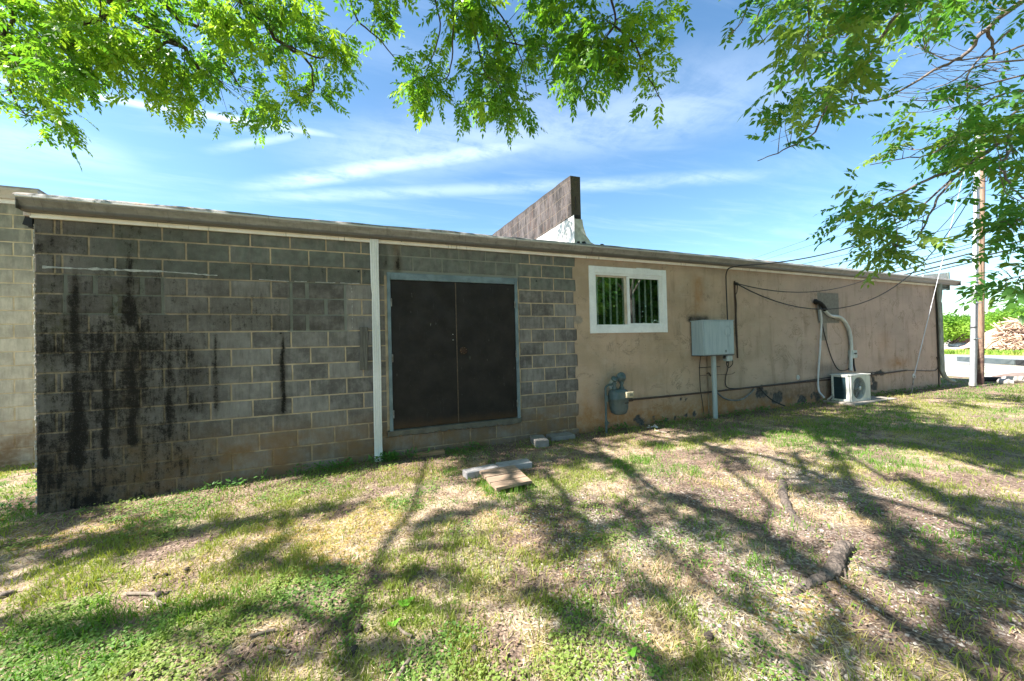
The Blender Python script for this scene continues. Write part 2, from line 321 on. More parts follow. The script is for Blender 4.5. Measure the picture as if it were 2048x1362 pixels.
tag(fast('dead_leaves', V, F, leafmat('dead leaf', (.17, .10, .07), (.46, .34, .25), (.30, .20, .145), .15), attrs={'tone': to, 'patch': to}), 'brown dead leaves littering the foot of the block wall', 'leaves', kind='stuff')
V, F, to = litter(130000, lambda x, y: np.clip(.50-.35*fields(x, y)[0]-.5*fields(x, y)[1]-.6*fields(x, y)[5], .06, 1), .02, .085, .055, curl=.25)
tag(fast('straw', V, F, leafmat('straw', (.56, .46, .34), (.32, .235, .17), (.62, .52, .38), .15), attrs={'tone': to, 'patch': to}), 'pale straw and dead grass stems lying on the soil', 'straw', kind='stuff')
# ------------------------------------------------------------------ commercial building
ZB = 2.72; C8 = .2032; UX = .2043
BL = thing('commercial_building', 'long low building, sooty grey block at left and tan render at right', 'building', (0, 0, 0))
def bump2(x, c, w): return np.exp(-((x-c)/w)**2)
def block_stain(x, z):
    """r soot, g clay splash / brown, b moss, a green-grey wash"""
    s = .0*x
    wob = .05*(fbm(z, x*0+3, 2.2, 9, 3)-.5)
    low = ss(z, 1.9, .9)
    for cx, w, zt, zb, k in ((.30, .085, 2.50, .22, .85), (.30, .12, 1.30, .30, 1.0), (.73, .075, 2.72, 1.7, .7), (.73, .13, 2.3, 1.75, .95), (.74, .10, 1.7, .45, .85), (.52, .055, 1.75, .35, .95),
                         (1.05, .10, 1.75, .5, .75), (1.22, .26, 1.75, .75, .62), (1.0, .25, 1.2, .6, .55), (1.47, .045, 1.82, .75, .7), (2.14, .036, 1.80, .70, .95), (.06, .10, 2.9, -.1, .5), (1.42, .22, .42, .20, .85),
                         (.15, .12, 1.1, .1, .6), (.95, .2, .9, .2, .5), (3.52, .07, 2.9, 2.5, .7), (3.36, .05, 2.9, 2.5, .5)):
        s = np.maximum(s, k*bump2(x+wob, cx, w*(.35+.65*ss(zt-z, 0, .7))*(.75+.5*fbm(z, z*0+cx, 5, 8, 3)))*ss(z, zt+.02, zt-.25)*ss(z, zb-.12, zb+.08))
    gen = ss(x, 2.0, .9)*(.40+.22*ss(z, 2.35, 1.5)); s = np.maximum(s, gen*(.6+.8*fbm(x, z, 3, 13, 4))); s = np.maximum(s, .42*ss(z, 2.32, 2.2)*ss(x, 3.2, 2.0)*(x < 3.3)*(z > 1.72)*(.5+fbm(x, z, 2, 14, 3)))
    s = np.maximum(s, .35*((z > 2.30) & (z < 2.53))*(x < 3.3)); s = s+.22*(fbm(x, z, 9, 12, 3)-.5)
    g_ = ss(z, .80, .15)*1.15*(.5+fbm(x, z, 2.5, 15, 3)) + .5*bump2(x, .74, .1)*ss(z, 1.9, 1.2) + .5*bump2(x, 3.5, .05)*(z > 2.5)
    ms_ = .9*bump2(x, .22, .09)*bump2(z, 1.75, .16)+.8*bump2(x, .62, .07)*bump2(z, 1.95, .2)+.5*bump2(x, .08, .07)*bump2(z, 1.6, .7)+.25*bump2(x, .75, .12)
    gw = ss(z, 2.28, 2.36)*ss(x, .2, .6)
    return np.c_[np.clip(s, 0, 1.3), np.clip(g_, 0, 1), np.clip(ms_, 0, 1), np.clip(gw, 0, 1)]
def block_material(name, base0, base1, mort, sootk=1.0):
    m, t = new_mat(name); st = t.attr('stain'); s_ = t.sep(st.outputs['Color']); wash = st.outputs['Alpha']; tn = t.attr('tone').outputs['Fac']; mo = t.attr('mortar').outputs['Fac']
    c = t.mix(tn, base0, base1); c = t.mix(t.ramp(t.noise(t.pos, 5, 5, .7), .35, .7, 0, .5), c, tuple(v*1.5 for v in base1))
    c = t.mix(t.ramp(t.noise(t.scl(t.pos, (6, 6, 1.2)), 3, 5, .65), .4, .7, 0, .4), c, tuple(v*.6 for v in base0))
    c = t.mix(t.math('MULTIPLY', wash, t.ramp(t.noise(t.scl(t.pos, (3, 3, .8)), 3.5, 5, .6), .25, .6, .35, 1)), c, t.mix(t.ramp(t.noise(t.pos, 9, 4), .3, .7), (.155, .165, .145), (.100, .105, .095)))
    mc = t.mix(t.ramp(t.noise(t.pos, 7, 4), .35, .65), mort, tuple(v*.72 for v in mort)); gm = t.attr('grey').outputs['Fac']; mc = t.mix(gm, mc, (.19, .20, .175)); c = t.mix(mo, c, mc)
    c = t.mix(t.math('MULTIPLY', s_[1], t.ramp(t.noise(t.pos, 4, 5, .7), .3, .65, .25, .95)), c, (.19, .115, .058))
    grain = t.noise(t.pos, 95, 4, .8); fine = t.noise(t.pos, 14, 6, .75); th = t.math('ADD', t.math('MULTIPLY', grain, .8), t.math('ADD', t.math('MULTIPLY', fine, 1.3), t.math('MULTIPLY', t.noise(t.scl(t.pos, (9, 9, 1.5)), 2.2, 5, .7), 1.3)))
    so_ = t.ramp(t.math('ADD', t.math('MULTIPLY', s_[0], sootk), t.math('SUBTRACT', th, 1.72)), .43, .86)
    so_ = t.math('MULTIPLY', so_, t.math('SUBTRACT', 1.0, t.math('MULTIPLY', t.math('MULTIPLY', mo, .45), t.ramp(s_[0], .9, .4))))
    c = t.mix(t.math('MULTIPLY', s_[2], t.ramp(fine, .4, .58)), c, (.085, .085, .035))
    c = t.mix(t.math('MULTIPLY', s_[0], .95, None, True), c, (.040, .032, .023)); c = t.mix(t.math('MULTIPLY', so_, .93), c, (.010, .0085, .007))
    c = t.mix(t.ramp(grain, .62, .75, 0, .5), c, tuple(v*.45 for v in base0)); c = t.mix(t.ramp(t.noise(t.pos, 150, 2), .66, .74, 0, .5), c, (.28, .28, .26))
    t.put(t.b.inputs['Base Color'], c); t.b.inputs['Roughness'].default_value = .92; t.b.inputs['Specular IOR Level'].default_value = .2
    t.put(t.b.inputs['Normal'], t.bump(t.math('ADD', grain, t.math('MULTIPLY', t.noise(t.pos, 240, 2), .5)), .55, .006)); return m
m_block = block_material('concrete block', (.090, .081, .076), (.225, .208, .192), (.48, .375, .255))
m_block2 = block_material('pale concrete block', (.37, .335, .27), (.46, .42, .34), (.60, .49, .33), .6)
def lay(name, blocks, xr, zr, y, holes, mat, parent, stainf, nrm_x=None, mort=.0055, greyf=None):
    """block faces with hollow joints; one mesh; blocks=(x0,x1,z0,z1,tone)"""
    Vs, Fs, st, tn, mo = [], [], [], [], []; off = 0
    for (x0, x1, z0, z1, tone) in blocks:
        w, h = x1-x0, z1-z0
        if w < .01 or h < .01: continue
        nxx = max(2, int(w/.022)); nz = max(2, int(h/.022)); xs = np.concatenate([[x0, x0+.004], np.linspace(x0+.012, x1-.012, nxx), [x1-.004, x1]]); zs = np.concatenate([[z0, z0+.004], np.linspace(z0+.012, z1-.012, nz), [z1-.004, z1]])
        Xg, Zg = np.meshgrid(xs, zs); e = np.minimum(np.minimum(Xg-x0, x1-Xg), np.minimum(Zg-z0, z1-Zg)); Yg = y-.0035+np.where(e < .001, .012, np.where(e < .006, .0022, 0))+.0016*(fbm(Xg, Zg, 30, 2, 2)-.5)+rng.normal(0, .0006)
        edge = np.where(e < .006, 1, 0); Xg = Xg+edge*.003*(vn(Zg, Xg, 40, 3)-.5); Zg = Zg+edge*.003*(vn(Xg, Zg, 40, 4)-.5)
        a, b = Xg.shape; Id = np.arange(a*b).reshape(a, b)+off; Fs.append(np.stack([Id[:-1, :-1], Id[:-1, 1:], Id[1:, 1:], Id[1:, :-1]], -1).reshape(-1, 4)); Vs.append(np.c_[Xg.ravel(), Yg.ravel(), Zg.ravel()]); off += a*b
        tn.append(np.full(a*b, tone)); mo.append(np.zeros(a*b)); st.append(stainf(Xg.ravel(), Zg.ravel()))
    xs = np.arange(xr[0], xr[1]+.001, .03); zs = np.arange(zr[0], zr[1]+.001, .03); Xg, Zg = np.meshgrid(xs, zs); a, b = Xg.shape
    Yg = y+mort*.4+.003*(fbm(Xg, Zg, 12, 6, 2)-.5); Id = np.arange(a*b).reshape(a, b)+off; Fm = np.stack([Id[:-1, :-1], Id[:-1, 1:], Id[1:, 1:], Id[1:, :-1]], -1).reshape(-1, 4)
    cx = (Xg[:-1, :-1]+.015).ravel(); cz = (Zg[:-1, :-1]+.015).ravel(); keep = np.ones(len(cx), bool)
    for h0, h1, h2, h3 in holes: keep &= ~((cx > h0) & (cx < h1) & (cz > h2) & (cz < h3))
    Fs.append(Fm[keep]); Vs.append(np.c_[Xg.ravel(), Yg.ravel(), Zg.ravel()]); tn.append(np.zeros(a*b)); mo.append(np.ones(a*b)); st.append(stainf(Xg.ravel(), Zg.ravel()))
    V = np.concatenate(Vs); tn = np.concatenate(tn); gy_ = greyf(V[:, 0], V[:, 2]) if greyf else tn*0
    return fast(name, V, np.concatenate(Fs), mat, parent, attrs={'stain': np.concatenate(st), 'tone': tn, 'mortar': np.concatenate(mo), 'grey': gy_})
J = .0058                                                  # half joint
DX0, DX1, DZ0, DZ1 = 3.371, 5.268, .352, 2.486             # door opening with frame
blocks = []
for v in range(0, 15):
    z1 = ZB-(v-1)*C8-J; z0 = ZB-v*C8+J
    if v == 0: z1 = 2.90
    js = [-.01]; u = 0 if v % 2 == 0 else 1
    if v % 2 == 0 and v not in (4,): js.append(.143)
    sh = .055 if v in (12,) else (.09 if v == 14 else 0)
    while (u+.953)*UX < 6.29: js.append((u+.953)*UX-.01*(u > 20)+sh+rng.normal(0, .003)); u += 2
    js.append(6.32)
    js = sorted(js)
    # bricked-up openings with their own joints
    if v == 3: js = [j for j in js if not .25 < j < 1.0]+[.215, .45, .83, 1.01]
    if v == 4: js = [j for j in js if not .15 < j < 1.0]+[.205, .605, 1.012]
    if v == 3 or v == 5: js = [j for j in js if not 2.1 < j < 2.9]+[2.24, 2.42, 2.86]
    if v == 4: js = [j for j in js if not 2.1 < j < 2.9]+[2.24, 2.63, 2.86]
    js = sorted(js)
    if v == 0 or v == 1:                                   # lintel course over the door has its own rhythm
        js = [j for j in js if not 3.2 < j < 5.27]+list(np.arange(3.56 if v == 0 else 3.72, 5.2, .405))+([5.268] if v == 1 else [])
        js = sorted(js)
    for a, b in zip(js[:-1], js[1:]):
        tone = rng.random()
        segs = [(a+J, b-J)]
        if z0 < DZ1-.01 and z1 > DZ0+.08:
            segs = [(p, q) for p, q in ((a+J, min(b-J, DX0-.03)), (max(a+J, DX1+.02), b-J)) if q-p > .015]
        grey = (2.24 < (a+b)/2 < 2.86 and 3 <= v <= 5) or (.2 < (a+b)/2 < 1.01 and 3 <= v <= 4)
        for p, q in segs: blocks.append((p+(.012 if grey else 0), q-(.012 if grey else 0), z0, z1, tone-(.8 if grey else 0)))
def greyf(x, z):
    k1 = (np.abs(x-.61) < .42) & (z > ZB-4*C8-.02) & (z < ZB-2*C8+.012); k2 = (x > 2.20) & (x < 2.90) & (z > ZB-5*C8-.005) & (z < ZB-2*C8+.02)
    k3 = (x > DX0-.1) & (x < DX1+.05) & (z > DZ1-.05); return (k1 | k2).astype(float)+.9*k3
wall = lay('block_wall', blocks, (-.005, 6.35), (-.3, 2.90), 0.0, [(DX0+.01, DX1-.01, DZ0+.02, DZ1-.02)], m_block, BL, block_stain, greyf=greyf)
# the end wall of the blocks, in the sun, with ragged block edges
mb = MB()
for v in range(0, 15):
    z1 = min(ZB-(v-1)*C8-.004, 2.9); z0 = ZB-v*C8+.004; y = .0
    js = [0.004, .4, .8, 1.2, 1.6, 2.0, 2.4, 2.54] if v % 2 else [0.004, .2, .6, 1.0, 1.4, 1.8, 2.2, 2.54]
    for a, b in zip(js[:-1], js[1:]): mb.box(-.012+rng.normal(0, .002), .12, a+.005, b-.005, z0, z1, .006)
mb.box(-.002, .11, .01, 2.54, -.3, 2.9)
m_end = simple('sunlit block', (.42, .40, .36), (.30, .28, .25), .95, 12, bump=.6)
for i in range(130):                                       # crumbled arris along the corner
    z = rng.uniform(.0, 2.85); s = rng.uniform(.006, .016); mb.obox((-.008+rng.normal(0, .003), .004+rng.normal(0, .003), z), (s, s, s*1.6), rng.uniform(0, 3), .002)
obj('end_wall', mb, m_end, BL)
# rear/inner body so the building is solid
mb = MB(); mb.box(18.00, 18.10, .0, 9, -.3, 2.80); mb.box(.1, 18.1, 8.9, 9, -.3, 2.9); obj('outer_wall', mb, simple('render side', (.34, .27, .2), None, .9, 3), BL)
# ---- rendered wall
WX0, WX1, WZ0, WZ1 = 6.56, 8.21, 1.625, 2.755
xs = np.arange(6.285, 18.101, .025); zs = np.arange(-.3, 2.901, .025); Xg, Zg = np.meshgrid(xs, zs); jag = .03*(fbm(Zg, Zg*0, 3, 7, 3)-.5)+np.where((np.floor((ZB-Zg)/C8) % 2) == 0, -.028, .02)
Xg = np.where(Xg < 6.29, Xg+jag, Xg)
def missing(x, z):
    m_ = np.zeros_like(x)
    for cx, cz, a, b in ((7.52, .07, .16, .10), (7.85, .05, .03, .08), (8.12, .03, .06, .06), (8.35, .06, .05, .07), (8.62, .07, .10, .06), (8.82, .08, .04, .05), (8.62, .37, .035, .03), (8.50, .39, .025, .04), (10.65, .33, .19, .14), (11.15, .2, .22, .12),
                         (15.05, .52, .28, .07), (14.72, .42, .12, .17), (14.85, .2, .2, .12), (14.55, .12, .1, .1), (11.95, .12, .2, .14), (12.5, .15, .2, .16)):
        m_ = np.maximum(m_, 1-np.sqrt(((x-cx)/a)**2+((z-cz)/b)**2)+1.9*(fbm(x, z, 11, 25, 4)-.5))
    return ss(m_, .12, .30)
miss = missing(Xg, Zg)
Yg = -.012+.011*miss+.004*(fbm(Xg, Zg, 3, 19, 3)-.5)+.0015*(fbm(Xg, Zg, 25, 20, 2)-.5)
a, b = Xg.shape; Id = np.arange(a*b).reshape(a, b); F = np.stack([Id[:-1, :-1], Id[:-1, 1:], Id[1:, 1:], Id[1:, :-1]], -1).reshape(-1, 4)
cx = (Xg[:-1, 1:]-.0125).ravel(); cz = (Zg[:-1, :-1]+.0125).ravel(); F = F[~((cx > WX0+.05) & (cx < WX1-.05) & (cz > WZ0+.05) & (cz < WZ1-.05))]
x, z = Xg.ravel(), Zg.ravel()
clay = ss(z+.25*(fbm(x, x*0, 1.3, 33, 3)-.5), .62, .05)*ss(x, 18, 9)+.15*ss(z, .4, 0)
rust = .75*bump2(x, 9.02, .12)*ss(z, 1.9, 2.3)*ss(z, 2.8, 2.6)+.35*bump2(x, 9.0, .35)*bump2(z, 2.0, .15)+.8*bump2(x, 15.9, .5)*bump2(z, .75, .13)+.35*bump2(x, 15.3, .3)*bump2(z, 1.3, .25)+.4*bump2(x, 6.45, .1)*ss(z, 1.2, .3)
soot2 = 1.0*ss(z, 1.80, 1.84)*ss(z, 1.99, 1.86)*ss(np.abs(x-8.98), .34, .20)+.8*ss(np.abs(x-8.80), .06, .0)*ss(z, 1.1, 1.3)*ss(z, 1.95, 1.8)+.35*ss(z, 2.72, 2.86)*fbm(x, z*.2, 7, 17, 3)
soot2 = soot2+.55*ss(z, .65, .3)*ss(z, .02, .2)*bump2(x, 12.1, .8)+.5*bump2(x, 10.9, .6)*bump2(z, .3, .2)+.45*bump2(x, 12.9, .6)*bump2(z, .75, .12)+.3*ss(z, .12, .02)
patch = ((x > 12.65) & (x < 13.46) & (z > 1.80) & (z < 2.50)).astype(float)+.8*((np.abs(x-12.85) < .12) & (z > 1.4) & (z < 1.8))+.7*(np.sqrt(((x-6.33)/.09)**2+((z-1.85)/.07)**2) < 1)
m_st, t = new_mat('tan render'); sa = t.attr('stain'); s_ = t.sep(sa.outputs['Color']); ms2 = sa.outputs['Alpha']; px_, py_, pz_ = t.sep(t.pos)
far = t.ramp(px_, 8, 14); c = t.mix(far, (.475, .345, .25), (.525, .385, .325))
c = t.mix(t.ramp(t.noise(t.scl(t.pos, (1, 1, 1.6)), .9, 5, .6), .35, .65), c, t.mix(far, (.36, .27, .19), (.43, .325, .275)))
c = t.mix(t.ramp(t.noise(t.pos, 3.2, 6, .7), .48, .72, 0, .55), c, (.46, .37, .29)); c = t.mix(t.ramp(t.noise(t.scl(t.pos, (2.2, 2.2, .35)), 2.2, 5, .6), .5, .75, 0, .5), c, (.19, .135, .09))
c = t.mix(t.math('MULTIPLY', t.ramp(t.noise(t.pos, 2.3, 5, .75, 1.2), .585, .60), t.ramp(t.noise(t.pos, 2.3, 5, .75, 1.2), .625, .605)), c, (.27, .205, .15))
bc = t.n('ShaderNodeTexBrick'); bc.inputs['Scale'].default_value = 1; bc.inputs['Mortar Size'].default_value = .004; bc.inputs['Brick Width'].default_value = .4064; bc.inputs['Row Height'].default_value = .2032; bc.inputs['Mortar Smooth'].default_value = .9
cmb = t.n('ShaderNodeCombineXYZ'); t.put(cmb.inputs[0], px_); t.put(cmb.inputs[1], t.math('ADD', pz_, .128)); t.put(bc.inputs['Vector'], cmb.outputs[0])
crack = t.math('MULTIPLY', bc.outputs['Fac'], t.ramp(t.noise(t.pos, 1.7, 3), .5, .64)); c = t.mix(t.math('MULTIPLY', crack, .3), c, (.15, .11, .08))
fine = t.noise(t.pos, 16, 6, .75); nz = t.ramp(t.noise(t.pos, 5, 6, .75), .3, .65, .3, 1)
c = t.mix(t.math('MULTIPLY', s_[0], nz), c, (.33, .165, .065)); c = t.mix(t.math('MULTIPLY', s_[1], t.ramp(fine, .25, .6, .4, 1)), c, (.04, .033, .028))
c = t.mix(s_[2], c, t.mix(t.ramp(fine, .35, .65), (.19, .175, .155), (.25, .235, .21))); c = t.mix(ms2, c, t.mix(t.ramp(fine, .4, .6), (.055, .053, .055), (.12, .11, .10)))
pit = t.ramp(t.vor(t.pos, 6.5), .035, .02); pit = t.math('MULTIPLY', pit, t.ramp(t.noise(t.pos, .9, 2), .53, .6)); c = t.mix(pit, c, (.05, .035, .025))
c = t.mix(t.ramp(t.noise(t.pos, 70, 3, .7), .55, .8, 0, .35), c, (.14, .105, .075))
t.put(t.b.inputs['Base Color'], c); t.b.inputs['Roughness'].default_value = .93; t.b.inputs['Specular IOR Level'].default_value = .15
t.put(t.b.inputs['Normal'], t.bump(t.math('ADD', t.noise(t.pos, 60, 4, .7), t.math('ADD', t.math('MULTIPLY', fine, .9), t.math('MULTIPLY', crack, -.6))), .7, .012))
fast('rendered_wall', np.c_[x, Yg.ravel(), z], F, m_st, BL, attrs={'stain': np.c_[np.clip(clay+rust, 0, 1), np.clip(soot2, 0, 1), np.clip(patch, 0, 1), miss.ravel()]})
m_orb = simple('old red brick', (.20, .085, .05), (.26, .15, .09), .95, 20)   # red clay brick ends showing at the seam
for v in ():
    z0 = ZB-v*C8-.09
    if v == 0: z0 = 2.74
    mb = MB().box(6.262, 6.284, -.006, .03, z0-.06, z0+.09, .004); obj('brick_seam', mb, m_orb, BL)
#'old red brick', (.20, .085, .05), (.26, .15, .09), .95, 20), BL)
# ---- roof edge, gutter, fascia
m_fas, t = new_mat('fascia paint'); px_, py_, pz_ = t.sep(t.pos); dirt = t.math('ADD', t.ramp(pz_, 2.925, 2.962), t.math('SUBTRACT', t.noise(t.scl(t.pos, (2.5, 1, 5)), 3, 6, .75), .55))
run = t.math('MULTIPLY', t.ramp(t.noise(t.scl(t.pos, (26, 1, 1)), 1, 4, .7), .56, .64), t.ramp(t.noise(t.scl(t.pos, (1, 0, 0)), 1.3, 2), .5, .58)); c = t.mix(t.ramp(t.noise(t.pos, 5, 4), .3, .7), (.86, .83, .77), (.74, .70, .61))
c = t.mix(t.ramp(dirt, .3, .8, 0, .85), c, (.22, .13, .06)); c = t.mix(t.math('MULTIPLY', run, .8), c, (.06, .05, .045)); c = t.mix(t.ramp(t.noise(t.pos, 18, 4, .8), .66, .74), c, (.02, .015, .01))
t.put(t.b.inputs['Base Color'], c); t.b.inputs['Roughness'].default_value = .6
mb = MB(); mb.extrude_x([(-.045, 2.868), (-.018, 2.868), (-.018, 3.03), (-.045, 3.03)], -.012, 18.10, 60); obj('fascia', mb, m_fas, BL)
m_gut, t = new_mat('gutter enamel'); c = t.mix(t.ramp(t.noise(t.scl(t.pos, (1.5, 1, 8)), 3, 5), .35, .7), (.20, .192, .18), (.27, .262, .248)); px_, py_, pz_ = t.sep(t.pos)
dr = t.math('ADD', t.ramp(px_, 2.4, -.3, 0, .45), t.ramp(t.noise(t.pos, 11, 5, .75), .45, .7, 0, .5)); c = t.mix(dr, c, (.09, .085, .078)); zz = t.math('ADD', pz_, t.math('MULTIPLY', t.math('MAXIMUM', t.math('SUBTRACT', px_, 9.0), 0.0), .0065)); c = t.mix(t.ramp(px_, 10, 17, 0, .55), c, (.155, .12, .105)); c = t.mix(t.math('MULTIPLY', t.ramp(t.math('ADD', zz, t.math('MULTIPLY', t.noise(t.scl(t.pos, (2, 1, 1)), 4, 4), .02)), 2.972, 2.950), .8), c, (.060, .045, .034)); c = t.mix(t.ramp(zz, 3.019, 3.023), c, (.42, .415, .40))  # top lip painted paler as its highlight line; brown band darkens the bottom
c = t.mix(t.ramp(t.noise(t.scl(t.pos, (14, 1, .4)), 3, 5, .7), .58, .7, 0, .6), c, (.05, .045, .04)); t.put(t.b.inputs['Base Color'], c); t.b.inputs['Roughness'].default_value = .45; t.b.inputs['Metallic'].default_value = .0
mb = MB(); mb.extrude_x([(-.048, 3.04), (-.048, 2.912), (-.115, 2.908), (-.128, 2.925), (-.133, 2.955), (-.152, 2.985), (-.170, 3.008), (-.172, 3.020), (-.184, 3.022), (-.188, 3.030), (-.184, 3.044), (-.162, 3.046), (-.160, 3.028), (-.150, 3.000), (-.125, 2.95), (-.118, 2.922), (-.058, 2.922), (-.058, 3.04)], -.03, 18.98, 120, .0008)
mb.box(-.034, -.028, -.172, -.048, 2.915, 3.04); mb.box(18.978, 18.984, -.172, -.048, 2.85, 2.975)
obj('gutter', mb, m_gut, BL)
for x in np.arange(1.1, 18.5, 3.05): mb = MB().extrude_x([(-.180, 3.046), (-.180, 3.02), (-.154, 2.983), (-.135, 2.953), (-.130, 2.921), (-.115, 2.904), (-.113, 2.907), (-.126, 2.925), (-.131, 2.955), (-.150, 2.987), (-.176, 3.02), (-.176, 3.046)], x, x+.02); obj('gutter_seam', mb, m_gut, BL)
mb = MB(); xs = np.linspace(-.06, 18.6, 150)
prof0 = [(-.160, 3.050), (-.155, 3.065), (-.12, 3.085), (-.06, 3.098), (.1, 3.105), (1.5, 3.11), (4.5, 3.12), (9.2, 3.13)]
vs = []; n0 = len(prof0)
for x in xs:
    for i, (y, z) in enumerate(prof0): vs.append((x, y+(.004*math.sin(x*2.3+i)+.003*math.sin(x*5.9)) * (i < 3), z-ZS(x)+(.004*math.sin(x*1.9)+.003*math.sin(x*4.7+1)+.002*math.sin(x*11)) * (0 < i < 5)))
F = [(i*n0+k, i*n0+k+1, (i+1)*n0+k+1, (i+1)*n0+k) for i in range(len(xs)-1) for k in range(n0-1)]; mb.add(vs, F, True)
m_rf, t = new_mat('silver roof coating'); c = t.mix(t.ramp(t.noise(t.pos, 4, 6, .7), .4, .65), (.24, .235, .23), (.15, .135, .125)); c = t.mix(t.ramp(t.noise(t.scl(t.pos, (3, 8, 8)), 5, 5, .75), .57, .66), c, (.06, .05, .045)); c = t.mix(t.ramp(t.noise(t.pos, 9, 4), .56, .68, 0, .6), c, (.42, .27, .2))
t.put(t.b.inputs['Base Color'], c); t.b.inputs['Roughness'].default_value = .75; t.put(t.b.inputs['Normal'], t.bump(t.noise(t.pos, 12, 4), .5, .02))
obj('roof', mb, m_rf, BL)
mb = MB(); mb.box(-.055, 18.62, -.045, 9.2, 3.032-.12, 3.05-.12); obj('roof_deck', mb, simple('deck wood', (.2, .16, .12)), BL)
mb = MB().add([(-.085, -.01, 2.80), (-.012, -.01, 2.78), (-.015, -.01, 2.96), (-.045, -.01, 2.96), (-.085, .03, 2.80), (-.012, .03, 2.78), (-.015, .03, 2.96), (-.045, .03, 2.96)], [(0, 1, 2, 3), (7, 6, 5, 4), (0, 4, 5, 1), (1, 5, 6, 2), (2, 6, 7, 3), (3, 7, 4, 0)])
mb.box(-.06, -.014, .02, 2.5, 2.78, 2.96); obj('rake_trim', mb, simple('black trim', (.012, .012, .013), None, .6), BL)
mb = MB().box(-.055, 0.0, -.05, -.015, 2.88, 2.985, .004).box(-.05, .14, -.07, -.04, 2.955, 2.965)
obj('soffit_end', mb, simple('white soffit', (.7, .68, .66), (.45, .33, .27), .7, 14), BL)
mb = MB().box(18.1, 18.66, -.04, 9, 2.78, 2.80).box(18.1, 18.66, -.04, -.015, 2.73, 2.92).box(18.62, 18.68, -.06, .0, 2.72, 3.23); mb.box(18.62, 18.68, .0, 9, 2.74, 2.92)
obj('side_soffit', mb, simple('grey soffit', (.20, .24, .22), (.14, .17, .16), .7, 10), BL)
mb = MB().add([(17.3, -.03, 3.02), (18.62, -.03, 3.02), (18.62, -.03, 3.22), (17.3, -.03, 3.10), (17.3, .0, 3.02), (18.62, 0, 3.02), (18.62, 0, 3.22), (17.3, 0, 3.10)], [(3, 2, 1, 0), (4, 5, 6, 7), (0, 1, 5, 4), (1, 2, 6, 5), (2, 3, 7, 6), (3, 0, 4, 7)])
obj('roof_upstand', mb, simple('white upstand', (.8, .78, .74), (.7, .67, .6), .6), BL)
# ---- parapet fire wall standing across the roof
m_par, t = new_mat('stained parapet block'); px_, py_, pz_ = t.sep(t.pos); cmb = t.n('ShaderNodeCombineXYZ'); t.put(cmb.inputs[0], t.math('ADD', py_, px_)); t.put(cmb.inputs[1], pz_)
br = t.n('ShaderNodeTexBrick'); t.put(br.inputs['Vector'], cmb.outputs[0]); br.inputs['Scale'].default_value = 1; br.inputs['Brick Width'].default_value = .4064; br.inputs['Row Height'].default_value = .2032; br.inputs['Mortar Size'].default_value = .006
stv = t.noise(t.scl(t.pos, (3, 3, 1.0)), 1.8, 7, .8); c = t.mix(t.ramp(stv, .40, .60), (.018, .015, .015), (.10, .085, .085)); c = t.mix(t.ramp(t.noise(t.scl(t.pos, (9, 9, 1.4)), 1.5, 5, .7), .52, .68), c, (.085, .05, .04))
c = t.mix(t.math('MULTIPLY', br.outputs['Fac'], .6), c, (.16, .125, .09)); c = t.mix(t.ramp(t.math('SUBTRACT', t.math('SUBTRACT', pz_, t.math('MULTIPLY', py_, .041)), t.math('MULTIPLY', t.noise(t.pos, 7, 3), .1)), 4.22, 4.28), c, (.04, .033, .03)); c = t.mix(t.math('MULTIPLY', t.ramp(py_, .215, .208), t.ramp(t.noise(t.pos, 9, 5, .7), .3, .7, .6, 1)), c, (.075, .07, .055))
t.put(t.b.inputs['Base Color'], c); t.b.inputs['Roughness'].default_value = .93; t.put(t.b.inputs['Normal'], t.bump(t.math('SUBTRACT', t.noise(t.pos, 50, 4, .7), br.outputs['Fac']), .5, .012))
PXA, PXB = 6.39, 6.595
mb = MB(); ys = np.linspace(.2, 8.8, 44); vs = []
for y in ys:
    top = 4.335+.041*(y-.2); w = .006*math.sin(y*9)
    for x in (PXA, PXB):
        for z in (3.0, 3.55, 3.95, top): vs.append((x+(w if x == PXA else -w)*(z > 3.5)+rng.normal(0, .0012), y+(.012*rng.random() if y < .21 else 0), z))
F = []
for i in range(len(ys)-1):
    a, b = i*8, (i+1)*8
    for k in range(3): F += [(a+k, a+k+1, b+k+1, b+k), (a+4+k, b+4+k, b+5+k, a+5+k)]
    F.append((a+3, a+7, b+7, b+3))
for k in range(3): F.append((k, 4+k, 5+k, k+1))
mb.add(vs, F); pw = obj('parapet_wall', mb, m_par, BL)
mb = MB().box(6.475, 6.487, .195, .207, 3.76, 3.98); mb.box(6.44, 6.56, .192, .205, 3.61, 3.67, .004); obj('open_joint', mb, simple('black gap', (.01, .01, .01)), pw)
m_fl, t = new_mat('silver flashing'); c = t.mix(t.ramp(t.noise(t.pos, 6, 5, .7), .4, .65), (.62, .61, .57), (.40, .38, .35)); c = t.mix(t.ramp(t.noise(t.pos, 30, 4, .8), .66, .72), c, (.05, .04, .04)); t.put(t.b.inputs['Base Color'], c); t.b.inputs['Roughness'].default_value = .45; t.b.inputs['Metallic'].default_value = .2; t.put(t.b.inputs['Normal'], t.bump(t.noise(t.pos, 10, 4), .6, .02))
mb = MB(); prof = [(PXB+.36, 3.135), (PXB+.22, 3.16), (PXB+.12, 3.22), (PXB+.06, 3.32), (PXB+.02, 3.48), (PXB+.008, 3.60)]; vs = []
for y in np.linspace(.2, 8.8, 40):
    for i, (x, z) in enumerate(prof): vs.append((x+.01*math.sin(y*3+i), y+(0.0 if y > .1 else .18-.03*i if 0 else .0), z))
n_ = len(prof); mb.add(vs, [(i*n_+k, i*n_+k+1, (i+1)*n_+k+1, (i+1)*n_+k) for i in range(39) for k in range(n_-1)], True)
vs = []                                                     # skirt round the end of the wall, flowing into the right-hand cant
